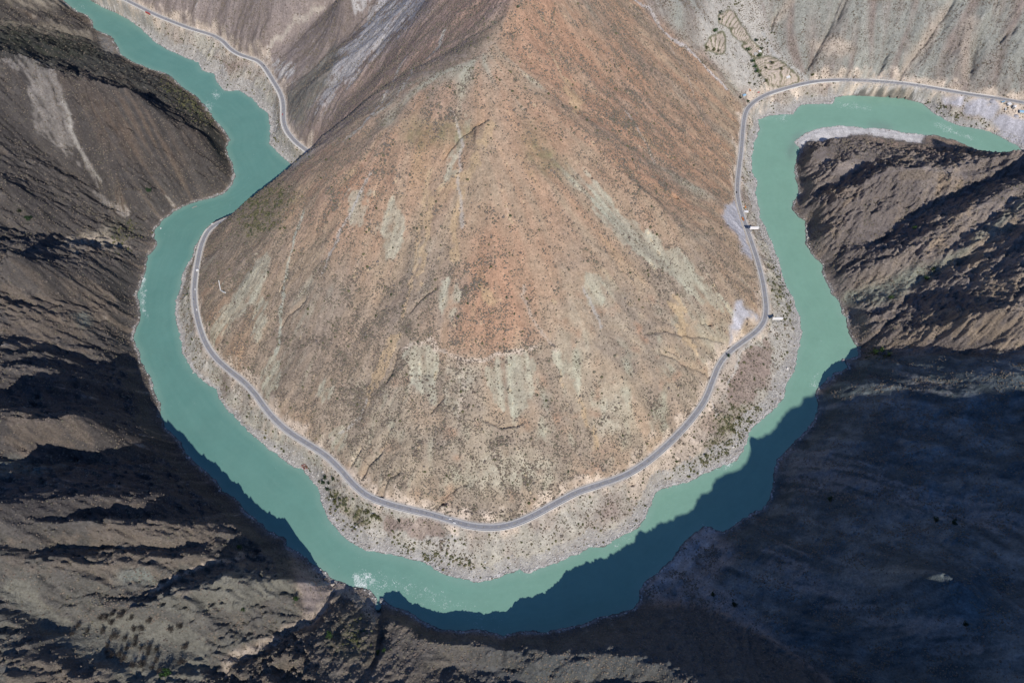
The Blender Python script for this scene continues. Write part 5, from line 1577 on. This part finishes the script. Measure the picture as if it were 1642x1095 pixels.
ML_G = leaf_mat('green_leaves', (.018, .045, .012), (.06, .12, .03)); ML_D = leaf_mat('dark_green_leaves', (.012, .03, .014), (.035, .065, .028))
ML_O = leaf_mat('olive_green_leaves', (.06, .07, .025), (.14, .135, .05)); ML_B = leaf_mat('bare_twigs', (.03, .026, .022), (.075, .062, .052))
KIND = {}
for kn, mtl, sparse in (('green', ML_G, False), ('dark', ML_D, False), ('olive', ML_O, False), ('bare', ML_B, True)):
    KIND[kn] = []
    for v_ in range(3):
        cm = leaf_mesh('crown', 1.0, .85, 1.25, 520 if not sparse else 620, .13 if not sparse else .19, v_ * 7 + len(kn), sparse)
        cm.materials.append(mtl)
        bm = bmesh.new()
        cyl(bm, (0, 0, -.3), (0, 0, .75), .085, .06, 7)
        rr = random.Random(v_)
        for k in range(5):
            a_ = k * 1.257 + rr.uniform(-.3, .3)
            cyl(bm, (0, 0, .35 + .08 * k), (.5 * math.cos(a_), .5 * math.sin(a_), 1.05 + .12 * k), .04, .012, 5)
        tm = bpy.data.meshes.new('trunk'); bm.to_mesh(tm); bm.free(); tm.materials.append(M_BARK)
        KIND[kn].append((cm, tm))
_tc = 0


def tree(px, py, r_, kind, label, group=None):
    global _tc
    _tc += 1
    x, y, z = spot(px, py)
    t_ = thing({'green': 'leafy_tree', 'dark': 'dark_tree', 'olive': 'olive_bush', 'bare': 'bare_tree'}[kind], label, 'bush' if kind == 'olive' else 'tree', (x, y, z), _tc * 2.4, group)
    t_.scale = (r_, r_, r_ * (.9 if kind != 'olive' else .7))
    cm, tm = KIND[kind][_tc % 3]
    for nm, me in (('crown', cm), ('trunk', tm)):
        o = bpy.data.objects.new(nm, me); C.objects.link(o); o.parent = t_
    return t_


for a in [(240, 308, 6.2, 'dark', 'single round dark green tree above the pale shore of the left bend'),
          (33, 341, 5.2, 'dark', 'dark green tree at the far left edge, upper one of two'),
          (47, 353, 6.0, 'dark', 'dark green tree at the far left edge, lower one of two'),
          (270, 1079, 6.6, 'green', 'large bright green tree with a long shadow at the bottom left'),
          (475, 960, 4.6, 'green', 'bright green tree beside the dark gully, lower left'),
          (530, 1018, 4.4, 'green', 'lone green tree on the rounded brown hill, lower left'),
          (607, 1045, 3.4, 'green', 'left tree of the green pair in the cleft at the bottom'),
          (616, 1042, 3.0, 'green', 'right tree of the green pair in the cleft at the bottom'),
          (385, 878, 4.0, 'green', 'green tree at the end of the dark band on the left cliffs'),
          (391, 977, 3.2, 'green', 'small green tree on the tan slope, lower left'),
          (1483, 449, 5.0, 'green', 'green tree at the right edge of the grey gully on the right mountain'),
          (1494, 434, 4.2, 'green', 'green tree just above the one in the grey gully'),
          (1464, 367, 4.0, 'green', 'small green tree under the long dark ravine of the right mountain'),
          (1427, 479, 4.4, 'green', 'green tree at the lower edge of the grey gully on the right mountain'),
          (1402, 567, 5.0, 'green', 'left green tree at the top edge of the big shadow'),
          (1412, 563, 4.6, 'green', 'middle green tree at the top edge of the big shadow'),
          (1424, 571, 5.0, 'green', 'right green tree at the top edge of the big shadow'),
          (522, 766, 4.0, 'dark', 'topmost dark tree of the cluster beside the lower left road'),
          (519, 774, 4.2, 'dark', 'leftmost dark tree of the cluster beside the lower left road'),
          (527, 775, 3.6, 'dark', 'middle dark tree of the cluster beside the lower left road'),
          (534, 768, 3.4, 'dark', 'rightmost dark tree of the cluster, nearest the road'),
          (525, 785, 3.4, 'dark', 'lowest dark tree of the cluster beside the lower left road'),
          (532, 796, 3.2, 'olive', 'olive bush below the dark tree cluster, left one'),
          (538, 806, 3.4, 'olive', 'olive bush below the dark tree cluster, right one'),
          (590, 822, 4.0, 'olive', 'left one of three olive bushes under the road, lower left'),
          (599, 827, 4.2, 'olive', 'middle one of three olive bushes under the road, lower left'),
          (607, 831, 3.8, 'olive', 'right one of three olive bushes under the road, lower left'),
          (640, 836, 3.2, 'dark', 'small dark tree between the road and the dry terrace, bottom'),
          (1131, 731, 4.0, 'olive', 'bright olive bush at the top of the stony beach'),
          (1185, 672, 3.4, 'olive', 'olive bush on the bank under the straight of the right road'),
          (1176, 690, 3.4, 'olive', 'olive bush lower down the bank, right of the gravel beach'),
          (1168, 571, 3.2, 'dark', 'dark bush in the inner corner of the right road'),
          (1155, 24, 5.0, 'green', 'green tree at the top left corner of the highest stepped field'),
          (1154, 34, 4.0, 'dark', 'dark tree left of the highest stepped field'),
          (1146, 53, 5.5, 'green', 'round green tree left of the fan shaped stepped field'),
          (1133, 79, 4.2, 'olive', 'olive bush at the lower left end of the fan shaped field'),
          (1144, 82, 4.6, 'olive', 'olive bush under the fan shaped field'),
          (1152, 84, 4.4, 'olive', 'third olive bush under the fan shaped field'),
          (1199, 83, 5.0, 'green', 'green tree left of the pale house'),
          (1212, 67, 4.2, 'dark', 'dark tree on the path above the pale house'),
          (1221, 80, 4.0, 'green', 'green tree right of the smaller white house'),
          (1217, 92, 4.8, 'green', 'green tree below the smaller white house'),
          (1207, 101, 5.0, 'green', 'highest green tree of the hedge left of the big stepped field'),
          (1210, 109, 5.0, 'green', 'second green tree down the hedge of the big stepped field'),
          (1213, 117, 5.0, 'green', 'third green tree down the hedge of the big stepped field'),
          (1218, 124, 4.6, 'green', 'fourth green tree down the hedge of the big stepped field'),
          (1228, 131, 4.2, 'olive', 'olive bush at the foot of the hedge, near the road'),
          (1238, 103, 4.4, 'olive', 'olive clump in the middle of the big stepped field'),
          (1228, 111, 4.2, 'olive', 'brownish clump at the left of the big stepped field'),
          (1252, 112, 4.2, 'olive', 'brownish clump at the right of the big stepped field'),
          (1187, 159, 3.8, 'dark', 'dark bush left of the low shed and the road'),
          (1199, 165, 3.8, 'dark', 'dark bush in the elbow of the road below the low shed'),
          (1201, 135, 3.4, 'olive', 'left bush above the orange digger'), (1210, 137, 3.4, 'olive', 'right bush above the orange digger'),
          (1302, 122, 4.0, 'olive', 'olive bush between the field track and the grey cliffs'),
          (1545, 1000, 4.0, 'dark', 'dark tree low in the big shaded slope'), (1330, 800, 4.2, 'dark', 'dark tree high in the shaded slope, left part'),
          (1528, 838, 4.2, 'dark', 'dark tree in the shaded slope above the lit crest'), (1498, 833, 4.5, 'dark', 'dark tree left of the one above the lit crest'),
          (1142, 952, 3.6, 'dark', 'dark shrub tree on the sandy shaded fan'), (1176, 968, 4.4, 'dark', 'spreading dark tree below the sandy shaded fan')]:
    tree(*a)

GROVE = arr("""181,998,3.6 142,1012,3.4 168,1011,3.6 186,1019,4.4 204,1023,3.3 221,1022,3.1 217,1010,3.6 229,1010,4.2 218,1033,3.8 175,1034,2.8 206,1038,3.0 227,1039,2.6
241,1038,4.2 253,1042,3.2 239,1048,3.2 173,1044,2.5 181,1050,4.0 194,1050,3.6 200,1057,4.2 254,1057,3.4 298,1038,4.0 293,1060,4.2 276,1009,3.6 292,1005,4.2 242,996,3.8 195,988,4.2
182,986,3.2 172,990,4.0 163,991,3.4 212,991,3.6 127,1004,3.0 119,1016,2.8 232,1061,3.4 247,1070,3.0 216,1067,3.6 258,1074,2.8 228,1069,3.2""")
GROVE = GROVE[np.argsort(GROVE[:, 1])]
ORD = ['first', 'second', 'third', 'fourth', 'fifth', 'sixth', 'seventh', 'eighth', 'ninth', 'tenth']
rows_ = [('top', 985, 1000), ('second', 1000, 1014), ('third', 1014, 1030), ('fourth', 1030, 1045), ('fifth', 1045, 1060), ('lowest', 1060, 1080)]
for nm, a, b in rows_:
    g = GROVE[(GROVE[:, 1] >= a) & (GROVE[:, 1] < b)]; g = g[np.argsort(g[:, 0])]
    for k, (px, py, r_) in enumerate(g):
        tree(px, py, r_ * 1.25, 'bare', 'bare grey tree on the pale valley floor, %s from the left in the %s row' % (ORD[min(k, 9)], nm), 'bare trees on the pale valley floor')
print('done', round(time.time() - T0, 1))
